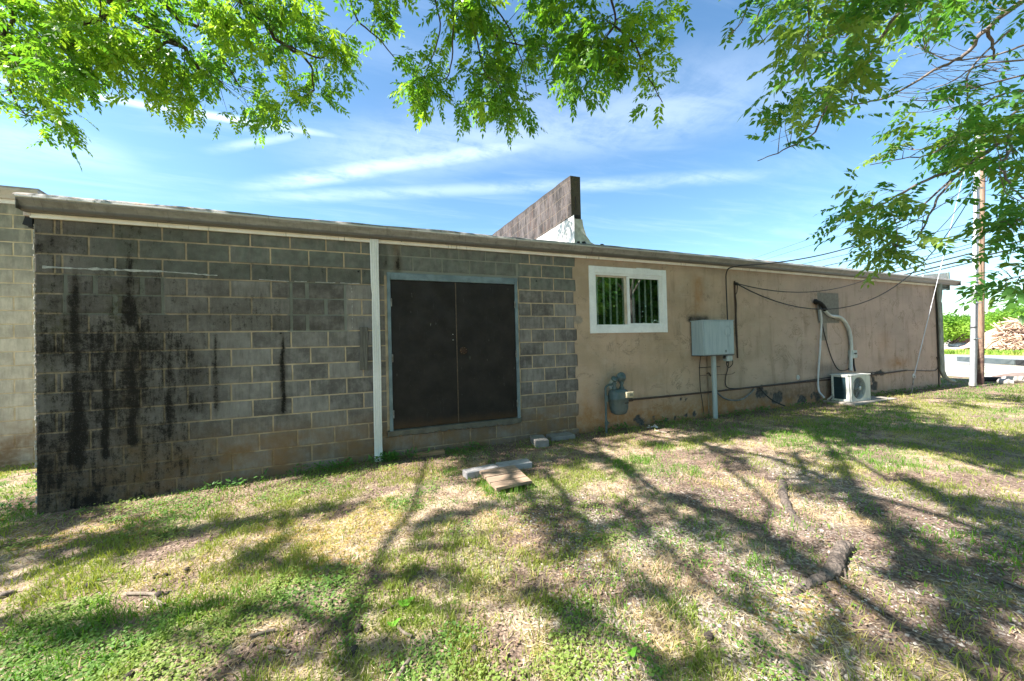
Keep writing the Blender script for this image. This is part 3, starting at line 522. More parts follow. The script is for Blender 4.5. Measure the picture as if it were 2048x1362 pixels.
for z, o, ex in ((3.08, .20, .36), (3.14, .12, .23), (3.2, .08, .13), (3.32, .045, .06), (3.48, .02, .02), (3.60, .008, .008)):
    vs += [(PXA-.008, .205-o*.55, z), (PXA+.1, .2-o*.6, z+.004*math.sin(z*40)), (PXB, .2-o*.6, z), (PXB+ex, .2-o*.8, z)]
mb.add(vs, [(i*4+k, i*4+k+1, (i+1)*4+k+1, (i+1)*4+k) for i in range(5) for k in range(3)], True)
yy = np.linspace(.1, 8.8, 90); vs = []
for i, y in enumerate(yy):
    vs += [(PXA-.012, y, 3.08), (PXA-.009, y, 3.3), (PXA-.007, y, 3.61+.02*fbm(y, 0., 6, 4, 3)-(.0 if y > .4 else 0))]
mb.add(vs, [(i*3+k, i*3+k+1, (i+1)*3+k+1, (i+1)*3+k) for i in range(89) for k in range(2)], True)
obj('flashing', mb, m_fl, pw)
m_tar = simple('tar', (.01, .01, .01), None, .4)
for cx, cy, s in ((6.38, -.02, .05), (6.48, -.03, .06), (6.86, .0, .05)): obj('tar_lump', MB().obox((cx, cy, 3.125), (s*1.6, s, .03), rng.uniform(0, 1), .01), m_tar, pw)
# ---- steel double door
m_fr = simple('blue grey door paint', (.16, .215, .235), (.105, .145, .165), .45, 7, bump=.1)
mb = MB(); mb.box(DX0, DX0+.045, -.028, .06, DZ0, DZ1, .003).box(DX1-.045, DX1, -.028, .06, DZ0, DZ1, .003).box(DX0+.0455, DX1-.0455, -.0265, .06, DZ1-.095, DZ1-.0015, .003)
mb.box(DX0+.03, DX0+.06, .02, .06, DZ0, DZ1-.09).box(DX1-.06, DX1-.03, .02, .06, DZ0, DZ1-.09)
obj('door_frame', mb, m_fr, BL)
m_dr, t = new_mat('black brown door paint'); px_, py_, pz_ = t.sep(t.pos); c = t.mix(t.ramp(t.noise(t.pos, 3, 6, .7), .35, .7), (.010, .008, .0068), (.020, .016, .013))
c = t.mix(t.ramp(t.noise(t.scl(t.pos, (9, 1, 1.0)), 2.5, 6, .75), .60, .72, 0, .55), c, (.075, .072, .07)); c = t.mix(t.ramp(t.noise(t.scl(t.pos, (30, 1, 5)), 1.5, 3, .6), .68, .74, 0, .6), c, (.20, .19, .175))
c = t.mix(t.math('MULTIPLY', t.ramp(t.math('ADD', pz_, t.math('MULTIPLY', t.noise(t.pos, 5, 4), .15)), .60, .44), .8), c, (.055, .03, .014)); c = t.mix(t.ramp(t.noise(t.pos, 60, 3, .8), .70, .76, 0, .7), c, (.18, .17, .16))
t.put(t.b.inputs['Base Color'], c); t.put(t.b.inputs['Roughness'], t.ramp(t.noise(t.pos, 4, 5), .3, .7, .5, .7)); t.b.inputs['Specular IOR Level'].default_value = .25; t.put(t.b.inputs['Normal'], t.bump(t.noise(t.pos, 70, 4, .7), .2, .004))
d1 = obj('door', MB().box(DX0+.048, 4.308, -.008, .035, .372, 2.388, .003), m_dr, BL); d2 = obj('door', MB().box(4.314, DX1-.048, -.010, .035, .372, 2.388, .003), m_dr, BL)
mb = MB().box(4.300, 4.316, -.016, -.0105, .375, 2.385, .001); obj('meeting_strip', mb, simple('worn brown steel', (.06, .042, .028), (.10, .07, .045), .5, 20, .3), d2)
mb = MB().lathe((4.405, -.0105, 1.405), (0, -1, 0), [(0, .001), (0, .056), (.004, .058), (.007, .05), (.007, .001)], 28); obj('lock_plate', mb, simple('rusty steel', (.035, .02, .014), (.06, .033, .02), .6, 30, .5), d2)
m_bolt = simple('dull bolt', (.26, .20, .15), None, .5, 8, .3)
for k in range(7): an = k*2*math.pi/7+.3; obj('lock_bolt', MB().lathe((4.405+.043*math.cos(an), -.017, 1.405+.043*math.sin(an)), (0, -1, 0), [(0, .0045), (.003, .003), (.004, .001)], 8), m_bolt, d2)
for zc in (1.42, 1.30+.2): obj('screw', MB().lathe((4.255, -.0085, zc+.14), (0, -1, 0), [(0, .007), (.004, .004), (.005, .001)], 8), simple('screw head', (.5, .5, .48), None, .4), d1)
for xx, par in ((DX0+.040, d1), (DX1-.062, d2)):
    for zc in (2.08, 1.33, .58): obj('hinge', MB().tube([(xx+.011, -.036, zc-.055), (xx+.011, -.036, zc+.055)], .0075, 8).box(xx, xx+.022, -.032, -.0285, zc-.052, zc+.052), simple('hinge steel', (.22, .23, .22), (.12, .10, .08), .5, 25), par)
m_con = simple('worn concrete', (.10, .09, .072), (.15, .135, .105), .95, 6, bump=.6)
mb = MB(); xs = np.linspace(DX0-.03, DX1+.02, 60); vs = []
for i, x in enumerate(xs):
    lo = .30-.05*fbm(x, 1.0, 4, 3, 3)+.03*(i % 2)*rng.random()*.6
    vs += [(x, -.004, lo-.012), (x, -.032+.006*math.sin(x*30), lo), (x, -.036, .352), (x, .05, .37)]
mb.add(vs, [(i*4+k, (i+1)*4+k, (i+1)*4+k+1, i*4+k+1) for i in range(59) for k in range(3)]); obj('door_sill', mb, m_con, BL)
# ---- sliding window
m_wh = simple('white window paint', (.78, .79, .80), (.70, .71, .72), .45, 5, bump=.05); W1 = ZB
z_t, z_b, x_l, x_r = WZ1, WZ0, WX0, WX1
mb = MB().box(x_l, x_l+.105, -.035, -.004, z_b, z_t, .003).box(x_r-.095, x_r, -.035, -.004, z_b, z_t, .003).box(x_l+.1055, x_r-.0955, -.033, -.004, z_t-.11, z_t-.001, .003).box(x_l+.1055, x_r-.0955, -.033, -.004, z_b+.001, z_b+.115, .003)
mb.box(7.55, 7.85, -.034, -.01, z_t-.001, z_t+.012, .002)
wf = obj('window', mb, m_wh, BL)
xi0, xi1, zi0, zi1 = x_l+.105, x_r-.095, z_b+.115, z_t-.11
mb = MB().box(xi0+.001, xi0+.028, -.024, .04, zi0, zi1, .002).box(xi1-.03, xi1-.001, -.024, .04, zi0, zi1, .002).box(xi0+.0285, xi1-.0305, -.0235, .04, zi1-.035, zi1-.001, .002).box(xi0+.0285, xi1-.0305, -.0235, .04, zi0+.001, zi0+.03, .002)
mb.box(7.345, 7.39, -.020, .03, zi0+.031, zi1-.036, .002).box(xi1-.058, xi1-.031, -.014, .03, zi0+.031, zi1-.036, .002).box(7.391, xi1-.059, -.014, .03, zi1-.064, zi1-.036, .002).box(7.391, xi1-.059, -.014, .03, zi0+.031, zi0+.052, .002)
obj('frame', mb, m_wh, wf); obj('sash', MB().box(7.296, 7.343, .004, .035, zi0+.031, zi1-.036, .002).box(xi0+.029, 7.295, .004, .035, zi1-.062, zi1-.036, .002), simple('tan sash', (.42, .34, .26), (.55, .5, .42), .5), wf)
m_gl = bpy.data.materials.new('window glass'); m_gl.use_nodes = True; t = NT(m_gl.node_tree); out = t.n('ShaderNodeOutputMaterial'); gl = t.n('ShaderNodeBsdfGlossy'); gl.inputs['Roughness'].default_value = .012; gl.inputs[0].default_value = (.9, 1, .95, 1)
tr = t.n('ShaderNodeBsdfTransparent'); tr.inputs[0].default_value = (.75, .8, .78, 1); mx = t.n('ShaderNodeMixShader'); fr = t.n('ShaderNodeFresnel'); fr.inputs[0].default_value = 1.9
mx.inputs[0].default_value = .24; t.nt.links.new(tr.outputs[0], mx.inputs[1]); t.nt.links.new(gl.outputs[0], mx.inputs[2]); t.nt.links.new(mx.outputs[0], out.inputs[0])
obj('pane', MB().box(xi0+.029, 7.345, .018, .022, zi0+.031, zi1-.063), m_gl, wf); obj('pane', MB().box(7.391, xi1-.059, .006, .010, zi0+.052, zi1-.064), m_gl, wf)
m_bs = simple('pale blind', (.85, .87, .84), None, .6)
for x in list(np.arange(6.76, 7.32, .135))+list(np.arange(7.52, 8.05, .135)):
    obj('blind_slat', MB().obox((x, .05, (zi0+zi1)/2), (.038, .003, zi1-zi0+.05), 0, 0), m_bs, wf)
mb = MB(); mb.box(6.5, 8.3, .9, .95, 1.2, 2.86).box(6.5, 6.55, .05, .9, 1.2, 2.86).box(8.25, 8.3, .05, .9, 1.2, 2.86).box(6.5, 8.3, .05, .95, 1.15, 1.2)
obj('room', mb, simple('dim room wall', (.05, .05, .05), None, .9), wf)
# ---- downspouts
m_ds = simple('downspout enamel', (.74, .73, .71), (.62, .62, .60), .4, 3, streak=(5, 5, .5), bump=.05)
def downspout(x0, name, mat, ztop, zbot, k=1.0):
    mb = MB(); pr = []; w0, w1 = .100*k, .072*k
    path = [(ztop, -.046, 1.08, .0), (ztop-.10, -.048, 1.08, 0), (ztop-.30, -.046, 1.03, 0), (ztop-.62, -.044, 1.02, .0), (ztop-.72, -.043, .9, .006), (ztop-.85, -.043, .96, .004), (1.2, -.042, 1, .004), (.55, -.042, 1, .0), (.36, -.044, 1.02, .0), (.35, -.044, 1.0, .0), (.20, -.045, .97, 0), (.14, -.05, 1, 0), (zbot+.07, -.075, 1, 0), (zbot+.03, -.12, 1, 0)]
    vs = []
    for z, y, s, dx_ in path:
        z -= ZS(x0)*(z > 2); tilt = (.04 if z < .1 else 0)
        for i, (u, v) in enumerate([(-.5, .5), (-.5, -.42), (-.42, -.5), (-.3, -.5), (-.27, -.42), (-.23, -.42), (-.2, -.5), (-.03, -.5), (0, -.42), (.03, -.5), (.2, -.5), (.23, -.42), (.27, -.42), (.3, -.5), (.42, -.5), (.5, -.42), (.5, .5)]):
            vs.append((x0+u*w0*s+dx_, y+v*w1*s, z+v*tilt))
    n_ = 17; mb.add(vs, [(i*n_+j, i*n_+(j+1) % n_, (i+1)*n_+(j+1) % n_, (i+1)*n_+j) for i in range(len(path)-1) for j in range(n_)]); o = obj(name, mb, mat, BL); return o
downspout(3.221, 'downspout', m_ds, 2.905, .0)
m_ds2 = simple('mildewed downspout enamel', (.36, .38, .34), (.22, .24, .21), .5, 6, streak=(4, 4, .7), bump=.1)
mb = MB(); x0 = 17.99
mb.tube([(x0, -.07, 2.86), (x0, -.07, 2.6), (x0, -.06, 2.35)], [.075, .072, .055], 4); mb.tube([(x0+.01, -.07, 2.35), (x0+.02, -.065, 1.2), (x0+.04, -.06, .45), (x0+.08, -.09, .28), (x0+.22, -.14, .16), (x0+.36, -.18, .13)], [.058, .058, .06, .06, .058, .058], 4)
obj('downspout', mb, m_ds2, BL, 'mildewed grey downspout at the far corner')
mb = MB().box(17.93, 17.955, -.03, -.013, .0, 2.8); obj('corner_bead', mb, simple('dark bead', (.05, .04, .035), None, .7), BL)
# ---- small fittings on the block wall
m_oldw = simple('weathered plank', (.15, .14, .125), (.09, .083, .072), .9, 5, streak=(14, 14, 1), bump=.7)
o = obj('wall_plank', MB().obox((3.068, -.022, 1.47), (.098, .032, .56), 0, .004, (0, .022)), m_oldw, BL)
m_nail = simple('nail', (.04, .035, .03), None, .5)
for z in (1.70, 1.60, 1.50, 1.42, 1.30, 1.24): obj('nail', MB().lathe((3.065+rng.normal(0, .004), -.038, z), (0, -1, 0), [(0, .004), (.008, .003), (.009, .001)], 6), m_nail, o)
mb = MB(); xs = np.arange(.055, 3.25, .012); prev = None
for x in xs:                                                # ragged white paint / caulk line
    s = 1-.7*ss(x, .9, 1.6); on = x < 1.5 or vn(x, 0., 6, 4) > .62 or (2.15 < x < 3.2 and vn(x, 0., 14, 5) > .5)
    if not on: continue
    z = ZB-2*C8+.066-.058*ss(x, .9, 2.3)+.008*(vn(x, 0., 22, 6)-.5); w = (.013 if x < 1.0 else .008 if x < 1.6 else .003)*(.15+1.2*vn(x, 3., 30, 7)) if x < 1.9 else .0035; 
    mb.box(x, x+.0125, -.0095, -.003, z-w, z+w)
obj('paint_line', mb, simple('white caulk', (.44, .44, .42), (.26, .26, .25), .7, 40), BL)
mb = MB()
for z in np.arange(1.72, 2.30, .022):
    if rng.random() < .7: mb.box(2.935+rng.normal(0, .0012), 2.938+rng.normal(0, .0012), -.0085, -.003, z, z+rng.uniform(.008, .02))
obj('paint_line', mb, simple('white caulk', (.62, .62, .60), (.45, .45, .43), .7), BL)
m_hole = simple('hole', (.004, .004, .004))
for x, z in ((1.47, 1.33), (1.475, 1.06), (2.13, 1.68), (2.13, 1.42), (2.14, 1.24), (2.14, 1.08), (3.02, 2.48), (5.6, 2.46)): obj('anchor_hole', MB().lathe((x, -.0045, z), (0, -1, 0), [(0, .011), (.0055, .011), (.0058, .001)], 10), m_hole, BL)
# ------------------------------------------------------------------ taller wing behind at the left
WG = thing('rear_wing', 'taller pale block wing set back at the left edge behind the sooty corner', 'building', (-4, 2.55, 0))
WY = 2.55; blk = []
for v in range(-5, 15):
    z1 = ZB-(v-1)*C8-J+.05; z0 = ZB-v*C8+J+.05; z1 = min(z1, 3.79)
    if z1-z0 < .02: continue
    x = -12.0+(0 if v % 2 else .2)+.11
    while x < -1.44:
        blk.append((x+J, min(x+.4064, -1.42)-J, z0, z1, rng.random())); x += .4064
def stain2(x, z):
    s = .35*bump2(x, -1.15, .05)*ss(z, 3.0, 3.7)+.25*bump2(x, -1.55, .08)*ss(z, 3.2, 3.7)
    return np.c_[s, np.clip(.85*ss(z, .75, .15)*(.6+fbm(x, z, 2, 4, 3)), 0, 1), .35*bump2(x, -1.15, .07)*ss(z, 2.5, 3.7), .75*ss(z, 2.1, 3.3)]
blk = [b for b in blk if b[0] > -12 and b[1]-b[0] > .02]
lay('block_wall', blk, (-12, -1.42), (-.3, 3.8), WY, [], m_block2, WG, stain2)
mb = MB().box(-12, -1.425, WY+.03, WY+5.9, -.3, 3.25); obj('wing_body', mb, m_end, WG)
obj('gutter', MB().add([(x, y+WY, z) for x in (-12.0, -1.38) for y, z in ((-.03, 3.93), (-.03, 3.80), (-.10, 3.795), (-.115, 3.84), (-.15, 3.90), (-.155, 3.93))], [(i, (i+1) % 6, 6+(i+1) % 6, 6+i) for i in range(6)]+[(0, 1, 2, 3, 4, 5), (11, 10, 9, 8, 7, 6)]), simple('wing gutter', (.50, .46, .42), (.36, .33, .30), .5), WG)
obj('fascia', MB().box(-12, -1.40, WY-.028, WY-.005, 3.74, 3.80), m_wh, WG)
obj('roof', MB().add([(-12.1, WY-.13, 3.935), (-1.38, WY-.13, 3.935), (-1.38, WY+6, 3.30), (-12.1, WY+6, 3.30), (-12.1, WY-.13, 3.965), (-1.38, WY-.13, 3.965), (-1.38, WY+6, 3.33), (-12.1, WY+6, 3.33)], [(3, 2, 1, 0), (4, 5, 6, 7), (0, 1, 5, 4), (1, 2, 6, 5), (2, 3, 7, 6), (3, 0, 4, 7)]), m_rf, WG)
# ------------------------------------------------------------------ helpers for things along the wall
def wp(px, py, y):                                          # where the sight line of a measured point meets the plane y
    d = ray(px, py); t_ = (y-CAM[1])/d[1]; q = CAM+d*t_; return np.array([q[0], y, q[2]])
def gnd(px, py):
    d = ray(px, py); t_ = 10.
    for _ in range(40): q = CAM+d*t_; t_ = (float(gz(q[0], q[1]))-CAM[2])/d[2]
    return CAM+d*t_
def sm(pts, n=6):                                           # Catmull-Rom smoothing
    P = [np.array(p, float) for p in pts]; P = [2*P[0]-P[1]]+P+[2*P[-1]-P[-2]]; out = []
    for i in range(1, len(P)-2):
        for k in range(n):
            u = k/n; out.append(.5*((2*P[i])+(-P[i-1]+P[i+1])*u+(2*P[i-1]-5*P[i]+4*P[i+1]-P[i+2])*u*u+(-P[i-1]+3*P[i]-3*P[i+1]+P[i+2])*u**3))
    return out+[P[-2]]
def tube_thing(name, pts, r, mat, label, cat, group=None, seg=7, smooth=6):
    o = obj(name, MB().tube(sm(pts, smooth) if smooth else pts, r, seg), mat); return tag(o, label, cat, group)
m_blk = simple('black cable', (.012, .012, .012), (.03, .028, .026), .55, 12, bump=.05)
m_gry = simple('grey painted steel', (.40, .45, .45), (.31, .36, .365), .4, 4, streak=(4, 4, .6), bump=.08)
m_cab, t = new_mat('cabinet enamel'); px_, py_, pz_ = t.sep(t.pos); c = t.mix(t.ramp(t.noise(t.scl(t.pos, (9, 9, .8)), 2.2, 6, .7), .35, .7), (.33, .41, .45), (.25, .325, .37)); c = t.mix(t.ramp(t.noise(t.scl(t.pos, (22, 22, 1)), 2, 4, .7), .6, .72, 0, .5), c, (.50, .54, .54))
vx = t.math('SUBTRACT', px_, 9.40); vz = t.math('SUBTRACT', pz_, 1.62); rr = t.math('SQRT', t.math('ADD', t.math('MULTIPLY', vx, vx), t.math('MULTIPLY', t.math('MULTIPLY', vz, vz), .7)))
ring = t.math('MULTIPLY', t.ramp(rr, .055, .07), t.ramp(rr, .10, .085)); stem = t.math('MULTIPLY', t.ramp(t.math('ABSOLUTE', vx), .035, .01), t.math('MULTIPLY', t.ramp(pz_, 1.60, 1.54), t.ramp(pz_, 1.24, 1.36))); c = t.mix(t.math('MULTIPLY', t.math('MULTIPLY', t.math('MAXIMUM', ring, stem), t.ramp(t.noise(t.pos, 14, 4), .3, .55)), .4), c, (.16, .20, .22))
c = t.mix(t.ramp(t.noise(t.pos, 40, 3, .7), .68, .74), c, (.16, .10, .06)); t.put(t.b.inputs['Base Color'], c); t.b.inputs['Roughness'].default_value = .42
T = thing('utility_cabinet', 'blue grey steel cabinet on a single post, right of the window', 'cabinet', (9.17, -.15, 0))
obj('cabinet_body', MB().box(8.79, 9.558, -.285, -.02, 1.185, 1.822, .004), m_cab, T); obj('lid', MB().box(8.778, 9.572, -.302, -.01, 1.818, 1.834, .003), m_cab, T)
obj('cabinet_door', MB().box(8.80, 9.556, -.298, -.287, 1.20, 1.812, .003), m_cab, T)
obj('rating_label', MB().box(9.315, 9.355, -.3005, -.2985, 1.225, 1.275), simple('faded label', (.20, .24, .26), None, .6), T)
mb = MB().box(8.776, 9.566, -.296, -.02, 1.172, 1.184, .002); obj('base_rim', mb, simple('dark rim', (.06, .065, .07), None, .5), T)
obj('post', MB().tube([(9.165, -.17, -.1), (9.165, -.17, 1.175)], .043, 16), m_gry, T)
obj('side_port', MB().lathe((9.56, -.10, 1.57), (1, 0, 0), [(0, .045), (.05, .045), (.07, .032), (.09, .025), (.095, .001)], 16), simple('white plastic', (.75, .75, .72), None, .4), T)
T = thing('junction_box', 'small pale meter box hanging under the right corner of the steel cabinet', 'electrical box', (9.46, -.22, 1.06))
obj('box_body', MB().box(9.41, 9.55, -.27, -.16, 1.055, 1.17, .012), m_gry, T); obj('box_gland', MB().lathe((9.475, -.21, 1.055), (0, 0, -1), [(0, .02), (.03, .018), (.031, .001)], 10), m_blk, T); obj('box_hub', MB().lathe((9.395, -.2, 1.13), (0, -1, 0), [(0, .028), (.03, .028), (.031, .001)], 10), m_blk, T)
# gas meter with riser and regulator
m_gas = simple('grey green meter paint', (.055, .088, .092), (.095, .125, .125), .5, 12, bump=.25)
a = wp(1212.5, 862, -.17); T = thing('gas_meter', 'blue grey domestic gas meter on a thin riser pipe, low on the tan wall', 'gas meter', (float(a[0]), -.17, 0))
Y_ = -.17; top = wp(1213, 775, Y_)
obj('riser_pipe', MB().tube([(a[0], Y_, -.1), (a[0]+.01, Y_, top[2]-.06)], .019, 12), m_gas, T)
obj('inlet_elbow', MB().tube(sm([(a[0]+.01, Y_, top[2]-.07), (a[0]+.012, Y_, top[2]), tuple(wp(1217, 770, Y_)), tuple(wp(1224, 769, Y_))], 5), .018, 10), m_gas, T)
c1_ = wp(1213, 797, Y_); obj('pipe_union', MB().tube([(c1_[0]+.003, Y_, c1_[2]-.05), (c1_[0]+.003, Y_, c1_[2]+.05)], .03, 8), m_gas, T)
c2_ = wp(1213, 846, Y_); obj('stop_valve', MB().tube([(c2_[0], Y_, c2_[2]-.035), (c2_[0], Y_, c2_[2]+.035)], .028, 8).tube([(c2_[0]-.04, Y_-.01, c2_[2]), (c2_[0]+.045, Y_-.01, c2_[2])], .012, 6), m_gas, T)
b0 = wp(1237, 792, Y_-.03)
def rbox(cx, cy, cz, prof, n=28, p=3.2):                     # rounded superellipse stack: prof=(dz, halfx, halfy)
    vs = []
    for dz_, hx, hy in prof:
        for k in range(n):
            an = 2*math.pi*k/n; c_, s2 = math.cos(an), math.sin(an); vs.append((cx+hx*np.sign(c_)*abs(c_)**(2/p), cy+hy*np.sign(s2)*abs(s2)**(2/p), cz+dz_))
    m = len(prof); return vs, [(i*n+k, i*n+(k+1) % n, (i+1)*n+(k+1) % n, (i+1)*n+k) for i in range(m-1) for k in range(n)]
v, f = rbox(b0[0], Y_-.03, b0[2], [(-.30, .02, .02), (-.295, .09, .07), (-.27, .125, .09), (-.20, .150, .105), (-.06, .158, .11), (-.045, .175, .125), (-.03, .175, .125), (-.02, .17, .12), (.04, .165, .115), (.09, .15, .105), (.115, .11, .08), (.12, .02, .02)])
obj('meter_body', MB().add(v, f, True), m_gas, T)
for dx_ in (-.075, .07): obj('meter_neck', MB().tube([(b0[0]+dx_, Y_-.03, b0[2]+.10), (b0[0]+dx_, Y_-.03, b0[2]+.24)], [.030, .026], 12).tube([(b0[0]+dx_, Y_-.03, b0[2]+.12), (b0[0]+dx_, Y_-.03, b0[2]+.15)], .042, 8).tube([(b0[0]+dx_, Y_-.03, b0[2]+.20), (b0[0]+dx_, Y_-.03, b0[2]+.225)], .038, 8), m_gas, T)
obj('regulator', MB().lathe((b0[0]+.075, Y_+.02, b0[2]+.30), (0, -1, 0), [(0, .03), (.01, .082), (.03, .088), (.045, .088), (.06, .06), (.08, .04), (.11, .036), (.112, .001)], 24), m_gas, T)
obj('regulator_cap', MB().lathe((b0[0]-.075, Y_-.02, b0[2]+.27), (0, -.5, .5), [(0, .03), (.01, .055), (.03, .058), (.05, .04), (.055, .001)], 18), m_gas, T)
obj('index_box', MB().box(b0[0]+.045, b0[0]+.185, Y_-.185, Y_-.13, b0[2]-.02, b0[2]+.075, .006), simple('cream index box', (.50, .44, .30), (.32, .27, .17), .5, 20), T)
obj('index_glass', MB().box(b0[0]+.105, b0[0]+.165, Y_-.188, Y_-.184, b0[2]+.01, b0[2]+.05, .001), simple('index glass', (.25, .24, .2), None, .15), T)
obj('nameplate', MB().box(b0[0]+.04, b0[0]+.115, Y_-.1435, Y_-.135, b0[2]-.115, b0[2]-.10, .001), m_blk, T)
obj('outlet_stub', MB().tube([(b0[0]+.12, Y_, b0[2]-.03), (b0[0]+.22, -.10, b0[2]-.03), (b0[0]+.24, -.05, b0[2]-.035)], .02, 8), m_gas, T)
m_rp = simple('rusty pipe', (.045, .028, .022), (.085, .05, .035), .7, 14, bump=.4)
tag(obj('wall_patch', MB().add([tuple(wp(*q, -.014)) for q in ((1217, 766), (1222, 758), (1230, 757), (1234, 762), (1231, 776), (1224, 782), (1219, 776))], [(6, 5, 4, 3, 2, 1, 0)]), simple('pale mortar smear', (.5, .5, .47), (.36, .34, .3), .9)), 'pale mortar smear on the tan wall behind the gas meter', 'patch')
tube_thing('gas_pipe', [wp(1247, 801, -.07), wp(1256, 800, -.045), wp(1300, 796, -.045), wp(1420, 784, -.045), wp(1560, 769, -.045), wp(1672, 758, -.045), wp(1760, 748, -.045), wp(1812, 741, -.045)], .017, m_rp, 'long rusty pipe running low along the tan wall to the gas meter', 'pipe', smooth=2)
mb = MB(); q = wp(1258, 800, -.05); mb.tube([q-[.04, 0, 0], q+[.07, 0, 0]], .028, 8); o = obj('pipe_fitting', mb, m_rp); tag(o, 'thick rusty fitting on the wall pipe just right of the gas meter', 'pipe fitting')
# cables along the wall
tube_thing('wall_cable', [wp(1457, 715, -.08), wp(1456, 735, -.04), wp(1451, 757, -.035), wp(1453, 773, -.04), wp(1470, 777, -.045), wp(1520, 772, -.05), wp(1600, 763, -.05), wp(1680, 752, -.05), wp(1760, 744, -.05)], .009, m_blk, 'black cable dropping from the small meter box and running right above the pipe', 'cable')
tube_thing('wall_cable', [wp(1455, 719, -.12), wp(1453, 729, -.11), wp(1458, 735, -.12), wp(1465, 728, -.12), wp(1465, 719, -.12)], .008, m_blk, 'short loop of black cable under the small meter box', 'cable')
tube_thing('wall_cable', [wp(1431, 772, -.05), wp(1434, 784, -.07), wp(1448, 796, -.10), wp(1468, 801, -.12), wp(1485, 798, -.10), wp(1500, 787, -.06), wp(1508, 778, -.04)], .016, simple('grey hose', (.20, .20, .19), (.10, .10, .10), .6, 9), 'grey hose sagging below the pipe to the right of the cabinet post', 'hose')
tube_thing('wall_cable', [wp(1517, 773, -.04), wp(1523, 780, -.06), wp(1532, 790, -.12), wp(1546, 801, -.2), wp(1560, 808, -.26), wp(1570, 812, -.30)], .013, m_blk, 'black cable curving down from the pipe into the grass, midway along the tan wall', 'cable')
tube_thing('wall_cable', [wp(1402, 708, -.03), wp(1399, 735, -.025), wp(1400, 762, -.025), wp(1401, 780, -.03), wp(1405, 805, -.025), wp(1408, 828, -.05)], .006, m_blk, 'thin black wire hanging from the cabinet to the ground left of its post', 'wire')
tube_thing('wall_wire', [wp(1398, 735.5, -.03), wp(1420, 734, -.03), wp(1440, 733, -.03)], .006, m_blk, 'short black rod across the wall behind the cabinet post', 'wire', smooth=2)
tube_thing('wall_wire', [wp(1401, 751, -.02), wp(1420, 750, -.02), wp(1450, 749, -.02), wp(1464, 748, -.02), wp(1470, 744, -.02)], .004, m_rp, 'thin rusty wire stretched across the wall below the short black rod', 'wire', smooth=2)
tube_thing('wall_bracket', [wp(1414, 747, -.02), wp(1418, 746, -.06), wp(1421, 752, -.05)], .012, m_rp, 'rusty bracket stub on the wall left of the cabinet post', 'bracket', smooth=3)
tube_thing('conduit_pipe', [wp(1414, 708, -.02), wp(1415, 750, -.02), wp(1417, 800, -.02), wp(1418, 832, -.02)], .013, simple('tan painted conduit', (.30, .22, .15), (.2, .15, .1), .8), 'thin tan painted conduit on the wall behind the cabinet post', 'conduit', smooth=2)
T = thing('wall_bar', 'thin dark iron bar on the tan wall just right of the steel cabinet', 'bar', (10.03, -.02, 1.2))
obj('bar', MB().tube([wp(1469, 562, -.02), wp(1470.5, 600, -.03), wp(1473, 660, -.03), wp(1475.5, 716, -.03)], [.018, .015, .017, .014], 6), m_rp, T)
obj('insulator', MB().tube([wp(1469, 567, -.03), wp(1475, 568, -.09)], .03, 8).tube([wp(1475, 569, -.05), wp(1474, 584, -.06), wp(1471, 590, -.05)], .008, 6), m_blk, T)
tube_thing('wall_cable', [wp(1471, 590, -.06), wp(1473, 610, -.05), wp(1472, 640, -.05), wp(1472, 665, -.05), wp(1474, 690, -.045)], .007, m_blk, 'thin black cable dropping beside the dark iron bar', 'cable')
# air conditioner
m_ac, t = new_mat('cream enamel'); c = t.mix(t.ramp(t.noise(t.scl(t.pos, (3, 3, .6)), 3, 5, .7), .35, .7), (.60, .60, .55), (.44, .45, .43)); c = t.mix(t.ramp(t.noise(t.pos, 22, 4, .8), .62, .72), c, (.22, .20, .17)); t.put(t.b.inputs['Base Color'], c); t.b.inputs['Roughness'].default_value = .45
P0 = wp(1720, 800, -.50); ax0, ax1 = wp(1703, 780, -.50)[0], wp(1741, 780, -.50)[0]; az0 = .055; az1 = wp(1703, 750.5, -.50)[2]; ay0, ay1 = -.50, -.12
T = thing('air_conditioner', 'cream outdoor air conditioner with round fan, on a slab by the tan wall', 'air conditioner', (float((ax0+ax1)/2), -.3, .04))
XL, XR = ax0, ax1
mb = MB().box(XL, XL+.016, ay0, ay0+.10, az0, az1-.02, .003).box(XL, XL+.016, ay1-.05, ay1, az0, az1-.02, .003).box(XL+.001, XL+.015, ay0+.1, ay1-.05, az0+.001, az0+.03).box(XL+.001, XL+.015, ay0+.1, ay1-.05, az1-.05, az1-.021); obj('side_frame', mb, m_ac, T)
fcx, fcz, fr_ = XL+(XR-XL)*.40, (az0+az1)/2-.01, (az1-az0)*.40
# front panel with a round opening
mb = MB(); nseg = 48; vs = []; ring_o = []
for k in range(nseg):
    an = 2*math.pi*k/nseg; c_, s2 = math.cos(an), math.sin(an); hx0, hx1 = XL-fcx, XR-fcx; hz0, hz1 = az0+.012-fcz, az1-.022-fcz
    sc = min((hx1/c_ if c_ > 1e-6 else hx0/c_ if c_ < -1e-6 else 1e9), (hz1/s2 if s2 > 1e-6 else hz0/s2 if s2 < -1e-6 else 1e9))
    vs += [(fcx+sc*c_, ay0, fcz+sc*s2), (fcx+fr_*1.06*c_, ay0, fcz+fr_*1.06*s2), (fcx+fr_*c_, ay0+.025, fcz+fr_*s2), (fcx+fr_*c_, ay0+.09, fcz+fr_*s2)]
mb.add(vs, [(k*4+j, ((k+1) % nseg)*4+j, ((k+1) % nseg)*4+j+1, k*4+j+1) for k in range(nseg) for j in range(3)])
mb.box(XR-.16, XR-.157, ay0-.002, ay0, az0+.03, az1-.04); mb.box(XR-.004, XR, ay0, ay1, az0, az1-.02)
obj('front_panel', mb, m_ac, T)
